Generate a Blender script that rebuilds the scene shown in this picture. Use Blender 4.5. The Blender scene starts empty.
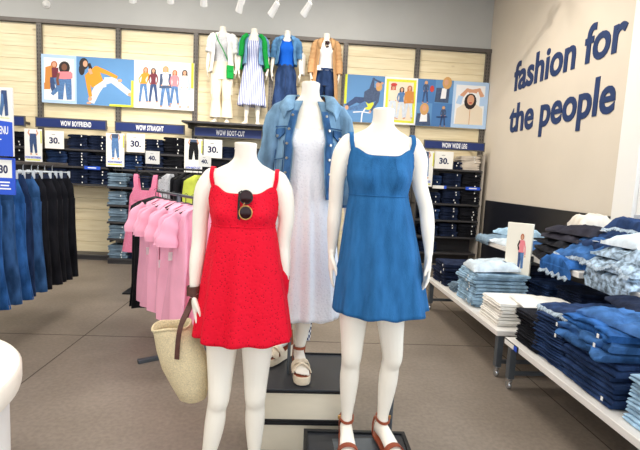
import bpy, math, random
from math import sin, cos, pi, radians, sqrt, exp
from mathutils import Vector, Matrix, noise
from mathutils.bvhtree import BVHTree

SC = bpy.context.scene
COL = SC.collection
rnd = random.Random(7)

# ------------------------------------------------------------------ helpers
def lin(c):
    c = c / 255.0
    return c / 12.92 if c <= 0.04045 else ((c + 0.055) / 1.055) ** 2.4
def rgb(r, g, b): return (lin(r), lin(g), lin(b), 1.0)

MATS = {}
def mat(name, col, rough=0.6, metal=0.0, coat=0.0, noise_amt=0.0, noise_scale=20.0, bump=0.0, bump_scale=200.0, spec=0.5, vary=0.0, stretch=(1, 1, 1), emit=None, detail=3.0, ramp=(0.3, 0.7)):
    if name in MATS: return MATS[name]
    m = bpy.data.materials.new(name); m.use_nodes = True
    nt = m.node_tree; b = nt.nodes['Principled BSDF']
    b.inputs['Roughness'].default_value = rough
    b.inputs['Metallic'].default_value = metal
    b.inputs['Specular IOR Level'].default_value = spec
    b.inputs['Coat Weight'].default_value = coat
    b.inputs['Base Color'].default_value = col
    tc = nt.nodes.new('ShaderNodeTexCoord')
    mp = nt.nodes.new('ShaderNodeMapping'); mp.inputs['Scale'].default_value = stretch
    nt.links.new(tc.outputs['Object'], mp.inputs['Vector'])
    last = None
    if noise_amt > 0:
        n = nt.nodes.new('ShaderNodeTexNoise'); n.inputs['Scale'].default_value = noise_scale
        n.inputs['Detail'].default_value = detail
        nt.links.new(mp.outputs['Vector'], n.inputs['Vector'])
        r = nt.nodes.new('ShaderNodeValToRGB')
        r.color_ramp.elements[0].position = ramp[0]; r.color_ramp.elements[1].position = ramp[1]
        r.color_ramp.elements[0].color = tuple(max(0, c * (1 - noise_amt)) for c in col[:3]) + (1,)
        r.color_ramp.elements[1].color = tuple(min(1, c * (1 + noise_amt) + 0.02 * noise_amt) for c in col[:3]) + (1,)
        nt.links.new(n.outputs['Fac'], r.inputs['Fac'])
        last = r.outputs['Color']
    if vary > 0:
        oi = nt.nodes.new('ShaderNodeObjectInfo')
        hs = nt.nodes.new('ShaderNodeHueSaturation')
        mr = nt.nodes.new('ShaderNodeMapRange'); mr.inputs['To Min'].default_value = 1 - vary; mr.inputs['To Max'].default_value = 1 + vary
        nt.links.new(oi.outputs['Random'], mr.inputs['Value'])
        nt.links.new(mr.outputs['Result'], hs.inputs['Value'])
        if last: nt.links.new(last, hs.inputs['Color'])
        else: hs.inputs['Color'].default_value = col
        last = hs.outputs['Color']
    if last: nt.links.new(last, b.inputs['Base Color'])
    if bump > 0:
        n2 = nt.nodes.new('ShaderNodeTexNoise'); n2.inputs['Scale'].default_value = bump_scale
        nt.links.new(mp.outputs['Vector'], n2.inputs['Vector'])
        bp = nt.nodes.new('ShaderNodeBump'); bp.inputs['Strength'].default_value = bump; bp.inputs['Distance'].default_value = 0.01
        nt.links.new(n2.outputs['Fac'], bp.inputs['Height'])
        nt.links.new(bp.outputs['Normal'], b.inputs['Normal'])
    if emit:
        b.inputs['Emission Color'].default_value = emit[0]; b.inputs['Emission Strength'].default_value = emit[1]
    MATS[name] = m
    return m

class MB:
    """collects shapes into one mesh"""
    def __init__(s): s.v = []; s.f = []; s.mi = []
    def add(s, vs, fs, mi=0):
        o = len(s.v); s.v += [tuple(p) for p in vs]
        for f in fs: s.f.append(tuple(i + o for i in f)); s.mi.append(mi)
        return s
    def box(s, x0, x1, y0, y1, z0, z1, mi=0, M=None):
        vs = [Vector(p) for p in ((x0,y0,z0),(x1,y0,z0),(x1,y1,z0),(x0,y1,z0),(x0,y0,z1),(x1,y0,z1),(x1,y1,z1),(x0,y1,z1))]
        if M: vs = [M @ p for p in vs]
        return s.add(vs, [(0,3,2,1),(4,5,6,7),(0,1,5,4),(1,2,6,5),(2,3,7,6),(3,0,4,7)], mi)
    def rings(s, rs, caps=(True, True), closed=True, mi=0):
        n = len(rs[0]); vs = [p for r in rs for p in r]; fs = []
        for i in range(len(rs) - 1):
            for j in range(n if closed else n - 1):
                k = (j + 1) % n
                fs.append((i*n+j, i*n+k, (i+1)*n+k, (i+1)*n+j))
        if caps[0]: fs.append(tuple(range(n - 1, -1, -1)))
        if caps[1]: fs.append(tuple(range((len(rs)-1)*n, len(rs)*n)))
        return s.add(vs, fs, mi)
    def tube(s, path, rad, seg=12, mi=0, caps=(True, True), flat=None, up=None):
        """tube along path; rad a number or list; flat = ratio of second axis"""
        P = [Vector(p) for p in path]; n = len(P)
        R = rad if isinstance(rad, (list, tuple)) else [rad] * n
        rs = []; prev = None
        for i in range(n):
            t = (P[min(i+1, n-1)] - P[max(i-1, 0)]).normalized()
            if up is not None: a = Vector(up)
            elif prev is None: a = Vector((0, 0, 1)) if abs(t.z) < 0.9 else Vector((0, 1, 0))
            else: a = prev
            u = (a - t * a.dot(t)).normalized(); w = t.cross(u); prev = u
            r = R[i]; fl = 1.0 if flat is None else flat
            rs.append([P[i] + u * (r * cos(2*pi*k/seg)) + w * (r * fl * sin(2*pi*k/seg)) for k in range(seg)])
        return s.rings(rs, caps, True, mi)
    def ribbon(s, path, width_dir, w, t, normal=None, mi=0):
        """flat band along path; width_dir a vector or list; thickness t"""
        P = [Vector(p) for p in path]; n = len(P); rs = []
        for i in range(n):
            tg = (P[min(i+1, n-1)] - P[max(i-1, 0)]).normalized()
            wd = Vector(width_dir[i] if isinstance(width_dir, list) else width_dir)
            wd = (wd - tg * wd.dot(tg)).normalized()
            nn = tg.cross(wd)
            ww = w[i] if isinstance(w, list) else w
            rs.append([P[i] + wd*ww/2 + nn*t/2, P[i] - wd*ww/2 + nn*t/2, P[i] - wd*ww/2 - nn*t/2, P[i] + wd*ww/2 - nn*t/2])
        return s.rings(rs, (True, True), True, mi)
    def lathe(s, prof, seg=24, c=(0, 0, 0), mi=0, M=None):
        rs = [[Vector((c[0] + r*cos(2*pi*k/seg), c[1] + r*sin(2*pi*k/seg), c[2] + z)) for k in range(seg)] for r, z in prof]
        if M: rs = [[M @ p for p in r] for r in rs]
        return s.rings(rs, (True, True), True, mi)
    def ball(s, c, r, seg=16, n=10, mi=0, M=None):
        rx, ry, rz = (r, r, r) if not isinstance(r, (tuple, list)) else r
        rs = []
        for i in range(n + 1):
            a = -pi/2 + pi*(i + 0.0)/n
            q = max(cos(a), 0.02)
            rs.append([Vector((c[0] + rx*q*cos(2*pi*k/seg), c[1] + ry*q*sin(2*pi*k/seg), c[2] + rz*sin(a))) for k in range(seg)])
        if M: rs = [[M @ p for p in r] for r in rs]
        return s.rings(rs, (True, True), True, mi)
    def poly(s, pts, d, t=0.0006, mi=0):
        """flat polygon in the xz plane, facing -y, front at y=d"""
        n = len(pts)
        A = [(p[0], d, p[1]) for p in pts]; B = [(p[0], d + t, p[1]) for p in pts]
        area = sum(pts[i][0]*pts[(i+1)%n][1] - pts[(i+1)%n][0]*pts[i][1] for i in range(n))
        idx = list(range(n))
        if area < 0: idx = idx[::-1]
        return s.add(A + B, [tuple(idx)] , mi)
    def mesh(s, name, mats):
        me = bpy.data.meshes.new(name)
        me.from_pydata(s.v, [], s.f); 
        for m in mats: me.materials.append(m)
        for p, i in zip(me.polygons, s.mi): p.material_index = i
        me.update(); return me
    def build(s, name, mats, parent=None, smooth=None, bevel=0.0, loc=None, rot=None, solid=0.0, sub=0, segs=2):
        mats = mats if isinstance(mats, (list, tuple)) else [mats]
        me = s.mesh(name, mats)
        return link(name, me, parent, smooth, bevel, loc, rot, solid, sub, segs)

def link(name, me, parent=None, smooth=None, bevel=0.0, loc=None, rot=None, solid=0.0, sub=0, segs=2):
    o = bpy.data.objects.new(name, me); COL.objects.link(o)
    if parent: o.parent = parent
    if loc: o.location = loc
    if rot: o.rotation_euler = rot
    if smooth is not None:
        me.polygons.foreach_set('use_smooth', [True]*len(me.polygons))
        me.set_sharp_from_angle(angle=radians(smooth))
    if solid:
        m = o.modifiers.new('thickness', 'SOLIDIFY'); m.thickness = solid; m.offset = 1
    if bevel:
        m = o.modifiers.new('edges', 'BEVEL'); m.width = bevel; m.segments = segs; m.limit_method = 'ANGLE'; m.angle_limit = radians(40)
    if sub:
        m = o.modifiers.new('sub', 'SUBSURF'); m.levels = sub; m.render_levels = sub
    return o

def tag(o, label=None, cat=None, group=None, kind=None):
    if label: o['label'] = label
    if cat: o['category'] = cat
    if group: o['group'] = group
    if kind: o['kind'] = kind
    return o
def thing(name, label, cat, loc=(0, 0, 0), rz=0.0, group=None):
    o = bpy.data.objects.new(name, None); COL.objects.link(o)
    o.empty_display_size = 0.05
    o.location = loc; o.rotation_euler = (0, 0, rz)
    return tag(o, label, cat, group)
def struct(o): o['kind'] = 'structure'; return o

_fcache = {}
def text_mesh(txt, height, sx=1.0, bold=0.0, extrude=0.001, align='CENTER', spacing=1.0):
    """mesh of a line of writing in its own xy plane, cap height scaled by size"""
    key = (txt, height, sx, bold, extrude, align, spacing)
    if key in _fcache: return _fcache[key]
    cu = bpy.data.curves.new('writing', 'FONT')
    cu.body = txt; cu.size = height; cu.offset = bold; cu.extrude = extrude
    cu.align_x = align; cu.align_y = 'BOTTOM_BASELINE'; cu.space_character = spacing
    cu.resolution_u = 4
    o = bpy.data.objects.new('writing', cu); COL.objects.link(o)
    dg = bpy.context.evaluated_depsgraph_get()
    me = bpy.data.meshes.new_from_object(o.evaluated_get(dg))
    for v in me.vertices: v.co.x *= sx
    bpy.data.objects.remove(o); bpy.data.curves.remove(cu)
    _fcache[key] = me
    return me
def writing(name, txt, height, m, parent, loc, rot=(pi/2, 0, 0), sx=0.8, bold=0.0, align='CENTER', extrude=0.001, spacing=1.0):
    me = text_mesh(txt, height, sx, bold, extrude, align, spacing).copy()
    me.materials.clear(); me.materials.append(m)
    return link(name, me, parent, None, 0, loc, rot)

def smoothstep(a, b, x):
    t = max(0.0, min(1.0, (x - a) / (b - a))); return t*t*(3 - 2*t)
def interp(tab, x):
    """piecewise smooth interpolation over rows (x, a, b, ...)"""
    if x <= tab[0][0]: return tab[0][1:]
    for i in range(len(tab) - 1):
        a, b = tab[i], tab[i+1]
        if x <= b[0]:
            t = (x - a[0]) / (b[0] - a[0]); t = t*t*(3 - 2*t)*0.6 + t*0.4
            return tuple(p + (q - p)*t for p, q in zip(a[1:], b[1:]))
    return tab[-1][1:]
def catmull(pts, per=6):
    P = [Vector(p) for p in pts]; out = []
    for i in range(len(P) - 1):
        p0 = P[max(i-1, 0)]; p1 = P[i]; p2 = P[i+1]; p3 = P[min(i+2, len(P)-1)]
        for k in range(per):
            t = k / per
            out.append(0.5*((2*p1) + (-p0+p2)*t + (2*p0-5*p1+4*p2-p3)*t*t + (-p0+3*p1-3*p2+p3)*t**3))
    out.append(P[-1]); return out
def chain(pts):
    """pts of (x,y,z,r) -> smooth path and radii"""
    P = catmull([p[:3] for p in pts], 6)
    R = catmull([(p[3], 0, 0) for p in pts], 6)
    return P, [max(r.x, 0.002) for r in R]

# ------------------------------------------------------------------ materials
M_WALL = mat('painted_wall_grey', rgb(186, 186, 183), 0.85, noise_amt=0.03, noise_scale=2)
M_CREAM = mat('painted_wall_cream', rgb(214, 203, 187), 0.8, noise_amt=0.02, noise_scale=2)
M_WHITE_PAINT = mat('white_paint', rgb(236, 234, 230), 0.6)
M_BAND = mat('dark_wall_panel', rgb(22, 24, 33), 0.32, noise_amt=0.1, noise_scale=4)
M_POST = mat('slotted_post_metal', rgb(104, 99, 95), 0.5, 0.5, noise_amt=0.06, noise_scale=30)
M_SLOT = mat('slot_black', rgb(35, 33, 32), 0.8)
M_SHELF = mat('shelf_dark_metal', rgb(66, 64, 66), 0.5, 0.3, noise_amt=0.08, noise_scale=10)
M_NAVY = mat('navy_board', rgb(14, 40, 104), 0.55)
M_BORDER = mat('sign_frame_grey', rgb(92, 90, 88), 0.5, 0.4)
M_INKWHITE = mat('white_ink', rgb(245, 245, 245), 0.6)
M_INK = mat('navy_ink', rgb(24, 34, 80), 0.6)
M_TEXT = mat('wall_letter_navy', rgb(20, 48, 96), 0.6)
M_CARD = mat('sign_card_white', rgb(240, 238, 232), 0.5)
M_YELLOW = mat('sign_yellow_green', rgb(222, 226, 60), 0.6)
M_ROYAL = mat('sign_royal_blue', rgb(32, 82, 205), 0.5)
M_PLASTIC = mat('mannequin_plastic', rgb(244, 236, 222), 0.38, coat=0.15)
M_STEEL = mat('table_steel', rgb(104, 112, 120), 0.42, 0.75, noise_amt=0.06, noise_scale=12)
M_CHROME = mat('caster_chrome', rgb(190, 192, 196), 0.25, 0.9)
M_TABLETOP = mat('white_laminate', rgb(232, 228, 222), 0.4)
M_BLACK_TRAY = mat('black_tray', rgb(40, 43, 50), 0.38, noise_amt=0.15, noise_scale=5)
M_CRATEWOOD = mat('pale_crate_wood', rgb(232, 222, 200), 0.6, noise_amt=0.07, noise_scale=3, stretch=(1, 1.5, 3))
M_BLACKMETAL = mat('black_metal', rgb(30, 31, 34), 0.45, 0.4)
M_HANGER = mat('clear_hanger', rgb(205, 212, 218), 0.3)
M_HANGER_BLACK = mat('black_hanger', rgb(28, 28, 30), 0.4)
M_TAG = mat('paper_tag', rgb(245, 244, 240), 0.6)
M_LEATHER = mat('brown_leather', rgb(78, 40, 28), 0.5, noise_amt=0.2, noise_scale=30)
M_TAN_STRAP = mat('tan_leather', rgb(150, 72, 44), 0.45, noise_amt=0.1, noise_scale=40)
M_STRAW = mat('woven_straw', rgb(226, 208, 168), 0.8, noise_amt=0.16, noise_scale=160, bump=0.7, bump_scale=260)
M_SOLE = mat('cream_sole', rgb(232, 216, 190), 0.6, noise_amt=0.06, noise_scale=60)
M_LENS = mat('dark_lens', rgb(40, 8, 14), 0.15, spec=0.25)
M_FRAME = mat('tortoise_frame', rgb(24, 18, 16), 0.25)
M_GOLD = mat('gold_metal', rgb(190, 150, 90), 0.3, 0.9)
M_COPPER = mat('jacket_button_metal', rgb(196, 186, 172), 0.3, 0.8)

def denim(name, c, amt=0.36, scale=13, rough=0.85, vary=0.22, str_=(1, 1, 0.35), wear=0.5):
    """woven cotton, paler where raised folds have worn"""
    new = name not in MATS
    m = mat(name, rgb(*c), rough, noise_amt=amt, noise_scale=scale, bump=0.35, bump_scale=330, vary=vary, stretch=str_, detail=6, spec=0.15, ramp=(0.37, 0.63))
    if new and wear > 0:
        nt = m.node_tree; b = nt.nodes['Principled BSDF']
        src = b.inputs['Base Color'].links[0].from_socket
        g = nt.nodes.new('ShaderNodeNewGeometry'); r = nt.nodes.new('ShaderNodeMapRange')
        r.inputs['From Min'].default_value = 0.52; r.inputs['From Max'].default_value = 0.64; r.inputs['To Max'].default_value = wear
        mx = nt.nodes.new('ShaderNodeMixRGB'); pale = tuple(min(1.0, v*1.7 + 0.05) for v in rgb(*c)[:3])
        mx.inputs[2].default_value = pale + (1,)
        nt.links.new(g.outputs['Pointiness'], r.inputs['Value']); nt.links.new(r.outputs['Result'], mx.inputs[0]); nt.links.new(src, mx.inputs[1])
        nt.links.new(mx.outputs[0], b.inputs['Base Color'])
    return m
D_INDIGO = denim('denim_dark_indigo', (20, 32, 58))
D_NAVY = denim('denim_navy', (30, 52, 90))
D_MID = denim('denim_mid_blue', (48, 88, 138), 0.42)
D_BRIGHT = denim('denim_bright_blue', (40, 92, 156), 0.42)
D_LIGHT = denim('denim_light_wash', (150, 180, 202), 0.3)
D_PALE = denim('denim_pale', (196, 210, 220), 0.14)
D_GREYBLUE = denim('denim_grey_blue', (120, 142, 160), 0.2)
D_BLACK = denim('denim_black', (22, 23, 30), 0.2)
D_WHITE = denim('denim_white', (242, 238, 230), 0.04, vary=0.02)
D_CREAM = denim('denim_cream', (224, 214, 200), 0.06, vary=0.04)
D_ACID = denim('denim_acid_wash', (150, 170, 188), 0.75, 26, str_=(1, 1, 1))
D_CHARCOAL = denim('denim_charcoal', (44, 42, 52), 0.2)
D_JACKET = denim('denim_jacket_blue', (112, 146, 174), 0.36, 12, vary=0, wear=0)
D_JACKET_SEAM = denim('denim_jacket_seam', (52, 92, 138), 0.34, 24, vary=0, wear=0)
D_FRAY = denim('frayed_threads', (170, 184, 196), 0.3, 60, vary=0, wear=0)
D_DRESS = denim('denim_dress_blue', (40, 99, 152), 0.17, 26, vary=0, str_=(1, 1, 0.22), wear=0)

def eyelet(name, c, hole, scale=95, rough=0.75):
    m = mat(name, rgb(*c), rough, spec=0.2)
    nt = m.node_tree; b = nt.nodes['Principled BSDF']
    tc = nt.nodes.new('ShaderNodeTexCoord')
    vo = nt.nodes.new('ShaderNodeTexVoronoi'); vo.inputs['Scale'].default_value = scale
    nt.links.new(tc.outputs['Object'], vo.inputs['Vector'])
    r = nt.nodes.new('ShaderNodeValToRGB')
    r.color_ramp.elements[0].position = 0.12; r.color_ramp.elements[0].color = rgb(*hole)
    r.color_ramp.elements[1].position = 0.26; r.color_ramp.elements[1].color = rgb(*c)
    nt.links.new(vo.outputs['Distance'], r.inputs['Fac'])
    nt.links.new(r.outputs['Color'], b.inputs['Base Color'])
    bp = nt.nodes.new('ShaderNodeBump'); bp.inputs['Strength'].default_value = 0.55; bp.inputs['Distance'].default_value = 0.004
    nt.links.new(vo.outputs['Distance'], bp.inputs['Height'])
    nt.links.new(bp.outputs['Normal'], b.inputs['Normal'])
    return m
M_RED = eyelet('red_eyelet_cotton', (222, 8, 42), (150, 2, 22), 82)
M_WHITE_EYELET = eyelet('white_eyelet_cotton', (240, 242, 248), (220, 224, 234), 80)
M_PINK = mat('pink_jersey', rgb(246, 174, 198), 0.8, noise_amt=0.05, noise_scale=8, vary=0.08, spec=0.2)
M_PINKPRINT = eyelet('pink_print', (246, 138, 172), (252, 206, 220), 70)
M_BLACKCLOTH = mat('black_cloth', rgb(24, 24, 28), 0.85, noise_amt=0.15, noise_scale=10, vary=0.15, spec=0.2)
M_LIME = mat('lime_cloth', rgb(214, 224, 90), 0.8, noise_amt=0.08, noise_scale=14, spec=0.2)
M_GREYPRINT = eyelet('grey_speckled_cloth', (205, 205, 208), (60, 60, 66), 60)

def floor_mat():
    m = bpy.data.materials.new('stained_concrete'); m.use_nodes = True; nt = m.node_tree; b = nt.nodes['Principled BSDF']
    tc = nt.nodes.new('ShaderNodeTexCoord')
    n1 = nt.nodes.new('ShaderNodeTexNoise'); n1.inputs['Scale'].default_value = 1.3; n1.inputs['Detail'].default_value = 6
    n2 = nt.nodes.new('ShaderNodeTexNoise'); n2.inputs['Scale'].default_value = 38; n2.inputs['Detail'].default_value = 4
    for n in (n1, n2): nt.links.new(tc.outputs['Object'], n.inputs['Vector'])
    r1 = nt.nodes.new('ShaderNodeValToRGB')
    r1.color_ramp.elements[0].position = 0.3; r1.color_ramp.elements[0].color = rgb(118, 107, 96)
    r1.color_ramp.elements[1].position = 0.75; r1.color_ramp.elements[1].color = rgb(144, 132, 120)
    r2 = nt.nodes.new('ShaderNodeValToRGB')
    r2.color_ramp.elements[0].position = 0.35; r2.color_ramp.elements[0].color = (0.86, 0.86, 0.86, 1)
    r2.color_ramp.elements[1].position = 0.65; r2.color_ramp.elements[1].color = (1.06, 1.06, 1.06, 1)
    mx = nt.nodes.new('ShaderNodeMixRGB'); mx.blend_type = 'MULTIPLY'; mx.inputs[0].default_value = 1
    nt.links.new(n1.outputs['Fac'], r1.inputs['Fac']); nt.links.new(n2.outputs['Fac'], r2.inputs['Fac'])
    nt.links.new(r1.outputs['Color'], mx.inputs[1]); nt.links.new(r2.outputs['Color'], mx.inputs[2])
    nt.links.new(mx.outputs[0], b.inputs['Base Color'])
    b.inputs['Roughness'].default_value = 0.42; b.inputs['Specular IOR Level'].default_value = 0.4
    return m
def plank_mat():
    m = bpy.data.materials.new('pale_pine_planks'); m.use_nodes = True; nt = m.node_tree; b = nt.nodes['Principled BSDF']
    tc = nt.nodes.new('ShaderNodeTexCoord')
    mp = nt.nodes.new('ShaderNodeMapping'); mp.inputs['Scale'].default_value = (1.2, 1, 16)
    n1 = nt.nodes.new('ShaderNodeTexNoise'); n1.inputs['Scale'].default_value = 2.2; n1.inputs['Detail'].default_value = 6
    nt.links.new(tc.outputs['Object'], mp.inputs['Vector']); nt.links.new(mp.outputs['Vector'], n1.inputs['Vector'])
    r1 = nt.nodes.new('ShaderNodeValToRGB')
    r1.color_ramp.elements[0].position = 0.3; r1.color_ramp.elements[0].color = rgb(226, 208, 168)
    r1.color_ramp.elements[1].position = 0.7; r1.color_ramp.elements[1].color = rgb(242, 228, 194)
    nt.links.new(n1.outputs['Fac'], r1.inputs['Fac'])
    mk = nt.nodes.new('ShaderNodeMapping'); mk.inputs['Scale'].default_value = (1.6, 0.01, 3.4)
    vo = nt.nodes.new('ShaderNodeTexVoronoi'); vo.inputs['Scale'].default_value = 1.35
    nt.links.new(tc.outputs['Object'], mk.inputs['Vector']); nt.links.new(mk.outputs['Vector'], vo.inputs['Vector'])
    r2 = nt.nodes.new('ShaderNodeValToRGB')
    r2.color_ramp.elements[0].position = 0.02; r2.color_ramp.elements[0].color = rgb(150, 112, 70)
    r2.color_ramp.elements[1].position = 0.11; r2.color_ramp.elements[1].color = (1, 1, 1, 1)
    nt.links.new(vo.outputs['Distance'], r2.inputs['Fac'])
    mx = nt.nodes.new('ShaderNodeMixRGB'); mx.blend_type = 'MULTIPLY'; mx.inputs[0].default_value = 0.55
    nt.links.new(r1.outputs['Color'], mx.inputs[1]); nt.links.new(r2.outputs['Color'], mx.inputs[2])
    nt.links.new(mx.outputs[0], b.inputs['Base Color'])
    b.inputs['Roughness'].default_value = 0.6
    return m
M_FLOOR = floor_mat(); M_PLANK = plank_mat()
M_JOINT = mat('floor_joint_dark', rgb(74, 64, 56), 0.8)

# ------------------------------------------------------------------ the room
BW = 7.6       # back wall
RW = 3.15      # wall on the text side
CEIL = 4.6
m = MB().box(-7.5, 4.2, -2.6, BW, -0.12, 0.0); struct(m.build('floor', M_FLOOR))
m = MB()
for x0, x1, y0, y1 in ((-7.4, RW, 3.945, 3.953), (-1.803, -1.795, -2.5, 7.5), (-7.4, RW, 0.3, 0.308), (1.9, 1.908, -2.5, 7.5), (-5.5, -5.492, -2.5, 7.5)):
    m.box(x0, x1, y0, y1, -0.002, 0.0012)
m.v = [(x, y, max(z, -0.002)) for x, y, z in m.v]
struct(m.build('floor_joint', M_JOINT))
struct(MB().box(-7.5, 4.2, BW, BW + 0.15, 0, CEIL).build('wall_back', M_WALL))
struct(MB().box(RW, RW + 0.2, 4.27, BW, 0, CEIL).build('wall_right', M_CREAM))
struct(MB().box(-7.65, -7.5, -2.6, BW, 0, CEIL).build('wall_left', M_WALL))
struct(MB().box(-7.65, 4.2, -2.6, BW + 0.15, CEIL, CEIL + 0.1).build('ceiling', M_WHITE_PAINT))
# white pier beside the window
struct(MB().box(RW - 0.02, RW + 0.3, 4.0, 4.27, 0, CEIL).build('trim_1', M_WHITE_PAINT, bevel=0.004))
# wall under and over the side window
m = MB().box(RW, RW + 0.2, -2.6, 4.0, 0, 0.7).box(RW, RW + 0.2, -2.6, 4.0, 3.6, CEIL)
struct(m.build('wall_right_window_surround', M_WHITE_PAINT))
w1 = struct(MB().box(RW + 0.02, RW + 0.14, -2.6, 4.0, 0.7, 0.78).box(RW + 0.02, RW + 0.14, -2.6, 4.0, 3.52, 3.6).box(RW + 0.02, RW + 0.14, 3.92, 4.0, 0.78, 3.52)
            .box(RW + 0.02, RW + 0.14, 1.6, 1.68, 0.78, 3.52).box(RW + 0.02, RW + 0.14, -0.7, -0.62, 0.78, 3.52).box(RW + 0.02, RW + 0.14, -2.6, -2.52, 0.78, 3.52).build('window_1', M_WHITE_PAINT, bevel=0.004))
GLASS = bpy.data.materials.new('window_glass'); GLASS.use_nodes = True
_b = GLASS.node_tree.nodes['Principled BSDF']; _b.inputs['Roughness'].default_value = 0.02; _b.inputs['Transmission Weight'].default_value = 1.0; _b.inputs['IOR'].default_value = 1.1
MB().box(RW + 0.07, RW + 0.078, -2.5, 3.94, 0.76, 3.54).build('glass_pane', GLASS, w1)
# shop front behind the camera
m = MB().box(-7.5, 4.2, -2.8, -2.6, 0, 0.4).box(-7.5, 4.2, -2.8, -2.6, 3.5, CEIL)
struct(m.build('wall_front', M_WHITE_PAINT))
m = MB()
for x in (-7.5, -5.2, -2.9, -0.6, 1.7, 3.3): m.box(x, x + 0.08, -2.76, -2.66, 0.4, 3.5)
w2 = struct(m.build('window_2', M_BLACKMETAL, bevel=0.004))
MB().box(-7.5, 4.2, -2.72, -2.712, 0.4, 3.5).build('glass_pane', GLASS, w2)

# pine plank bays, seams cut as grooves
POSTS = [-6.51, -5.30, -4.09, -2.88, -1.67, -0.46, 0.73, 1.92, 3.10]
RAILZ = 3.66
for i in range(len(POSTS) - 1):
    m = MB(); z = 0.06
    while z < RAILZ - 0.02:
        z1 = min(z + 0.176, RAILZ - 0.01)
        m.box(POSTS[i] + 0.01, POSTS[i+1] - 0.01, BW - 0.03, BW - 0.002, z + 0.001, z1 + 0.0015)
        z += 0.18
    struct(m.build('wall_back_plank_panel', M_PLANK, bevel=0.0018, segs=1))
for i, x in enumerate(POSTS):
    tall = CEIL - 0.05 if i == 1 else RAILZ
    m = MB().box(x - 0.038, x + 0.038, BW - 0.075, BW - 0.028, 0, tall)
    z = 0.3
    while z < tall - 0.05:
        for dx in (-0.02, 0.02): m.box(x + dx - 0.005, x + dx + 0.005, BW - 0.0765, BW - 0.074, z, z + 0.03, 1)
        z += 0.055
    struct(m.build('trim_%d' % (i + 2), [M_POST, M_SLOT]))
struct(MB().box(-7.4, RW, BW - 0.08, BW - 0.02, RAILZ, RAILZ + 0.06).build('trim_12', M_POST, bevel=0.004))
# dark wall panel along the text wall
struct(MB().box(RW - 0.03, RW - 0.001, 4.27, BW - 0.4, 0.0, 1.245).build('baseboard_right', M_BAND, bevel=0.003))
# wall lettering
def wall_line(txt, z, y_far, y_near, h):
    me = text_mesh(txt, h, 1.0, 0.012*h/0.5, 0.004, 'LEFT', 1.0)
    xs = [v.co.x for v in me.vertices]; L = max(xs) - min(xs); x0 = min(xs)
    k = (y_far - y_near) / L
    M = Matrix(((0, 0, -1), (-k, 0, 0), (0, 1, 0)))
    me2 = me.copy()
    for v in me2.vertices:
        p = v.co.copy(); v.co = Vector((RW - 0.006 - p.z, y_far - (p.x - x0)*k, z + p.y))
    me2.flip_normals()
    me2.materials.clear(); me2.materials.append(M_TEXT)
    o = link('wall_lettering', me2)
    return o
tag(wall_line('fashion for', 2.885, 6.63, 4.36, 0.56), 'upper line of big navy letters reading fashion for on the cream wall', 'lettering', 'wall slogan')
tag(wall_line('the people', 2.29, 6.66, 4.42, 0.56), 'lower line of big navy letters reading the people on the cream wall', 'lettering', 'wall slogan')
# round sensor on the upper wall
t = thing('wall_sensor', 'small round white sensor on the grey wall above the plank bays', 'sensor', (-4.0, BW, 3.96))
MX = Matrix.Rotation(radians(90), 4, 'X')
MB().lathe([(0.062, 0), (0.062, 0.012), (0.055, 0.02)], 24, M=MX).build('base', M_WHITE_PAINT, t, 40)
MB().lathe([(0.05, 0.018), (0.046, 0.04), (0.03, 0.055), (0.004, 0.06)], 24, M=MX).build('dome', M_WHITE_PAINT, t, 60)

# ------------------------------------------------------------------ track lights
def track_light(x, y, z, label, aim):
    t = thing('track_spotlight', label, 'spotlight', (x, y, z), 0, 'ceiling spotlights in a row'); t.scale = (0.72, 0.72, 0.9)
    MB().box(0.045, 0.085, -0.02, 0.02, 0.27, 0.33).build('adapter', M_WHITE_PAINT, t, bevel=0.004)
    MB().tube([(0.065, 0, 0.28), (0.065, 0, 0.05), (0.05, 0, 0.0), (0.02, 0, -0.01)], 0.011, 10).build('stem', M_WHITE_PAINT, t, 40)
    d = Vector((aim[0] - x, aim[1] - y, aim[2] - z)).normalized()
    R = d.to_track_quat('Z', 'Y').to_matrix().to_4x4()
    MB().lathe([(0.03, -0.1), (0.042, -0.095), (0.046, -0.05), (0.05, 0.03), (0.058, 0.1), (0.054, 0.105), (0.046, 0.09)], 20, M=R).build('head', M_WHITE_PAINT, t, 40)
    MB().lathe([(0.047, 0.088), (0.047, 0.093)], 20, M=R).build('lens', mat('lamp_lens', rgb(255, 244, 220), 0.3, emit=(rgb(255, 240, 210), 6.0)), t)
    return t, d
TY = 5.5
SPOTS = []
names = ['leftmost white spotlight of the row hanging over the back wall', 'second white spotlight from the left of the ceiling row', 'third white spotlight from the left of the ceiling row',
         'third white spotlight from the right of the ceiling row', 'second white spotlight from the right of the ceiling row', 'rightmost white spotlight of the row, above the camel coat']
for i, x in enumerate((-1.95, -1.52, -1.14, -0.72, -0.33, 0.05)):
    z = 3.488 - 0.004*abs(i-2)
    tx = x - 0.35 if i > 2 else x - 0.05
    ty = 7.5
    t, d = track_light(x, TY, z - (0.02, 0, 0.01, 0.06, 0.09, 0.05)[i] * 0.8, names[i], (x - (0.1, 0.1, 0.15, 0.6, 1.3, 1.3)[i]*0.9, 6.6 - (0, 0, 0.1, 0.3, 0.4, 0.3)[i], 1.9))
    SPOTS.append((x, TY, z))
t, d = track_light(2.6, 5.5, 3.82, 'white spotlight close to the cream wall, above the lettering', (3.1, 5.6, 2.9))
tr = thing('lighting_track', 'white ceiling track that carries the row of spotlights', 'track', (0, TY, 3.73))
MB().box(-3.4, 2.9, -0.02, 0.02, 0.05, 0.09).build('rail', M_WHITE_PAINT, tr)
for x in (-3.2, -1.0, 1.0, 2.7): MB().tube([(x, 0, 0.08), (x, 0, CEIL - 3.73)], 0.006, 8).build('hanger_rod', M_WHITE_PAINT, tr)

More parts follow.
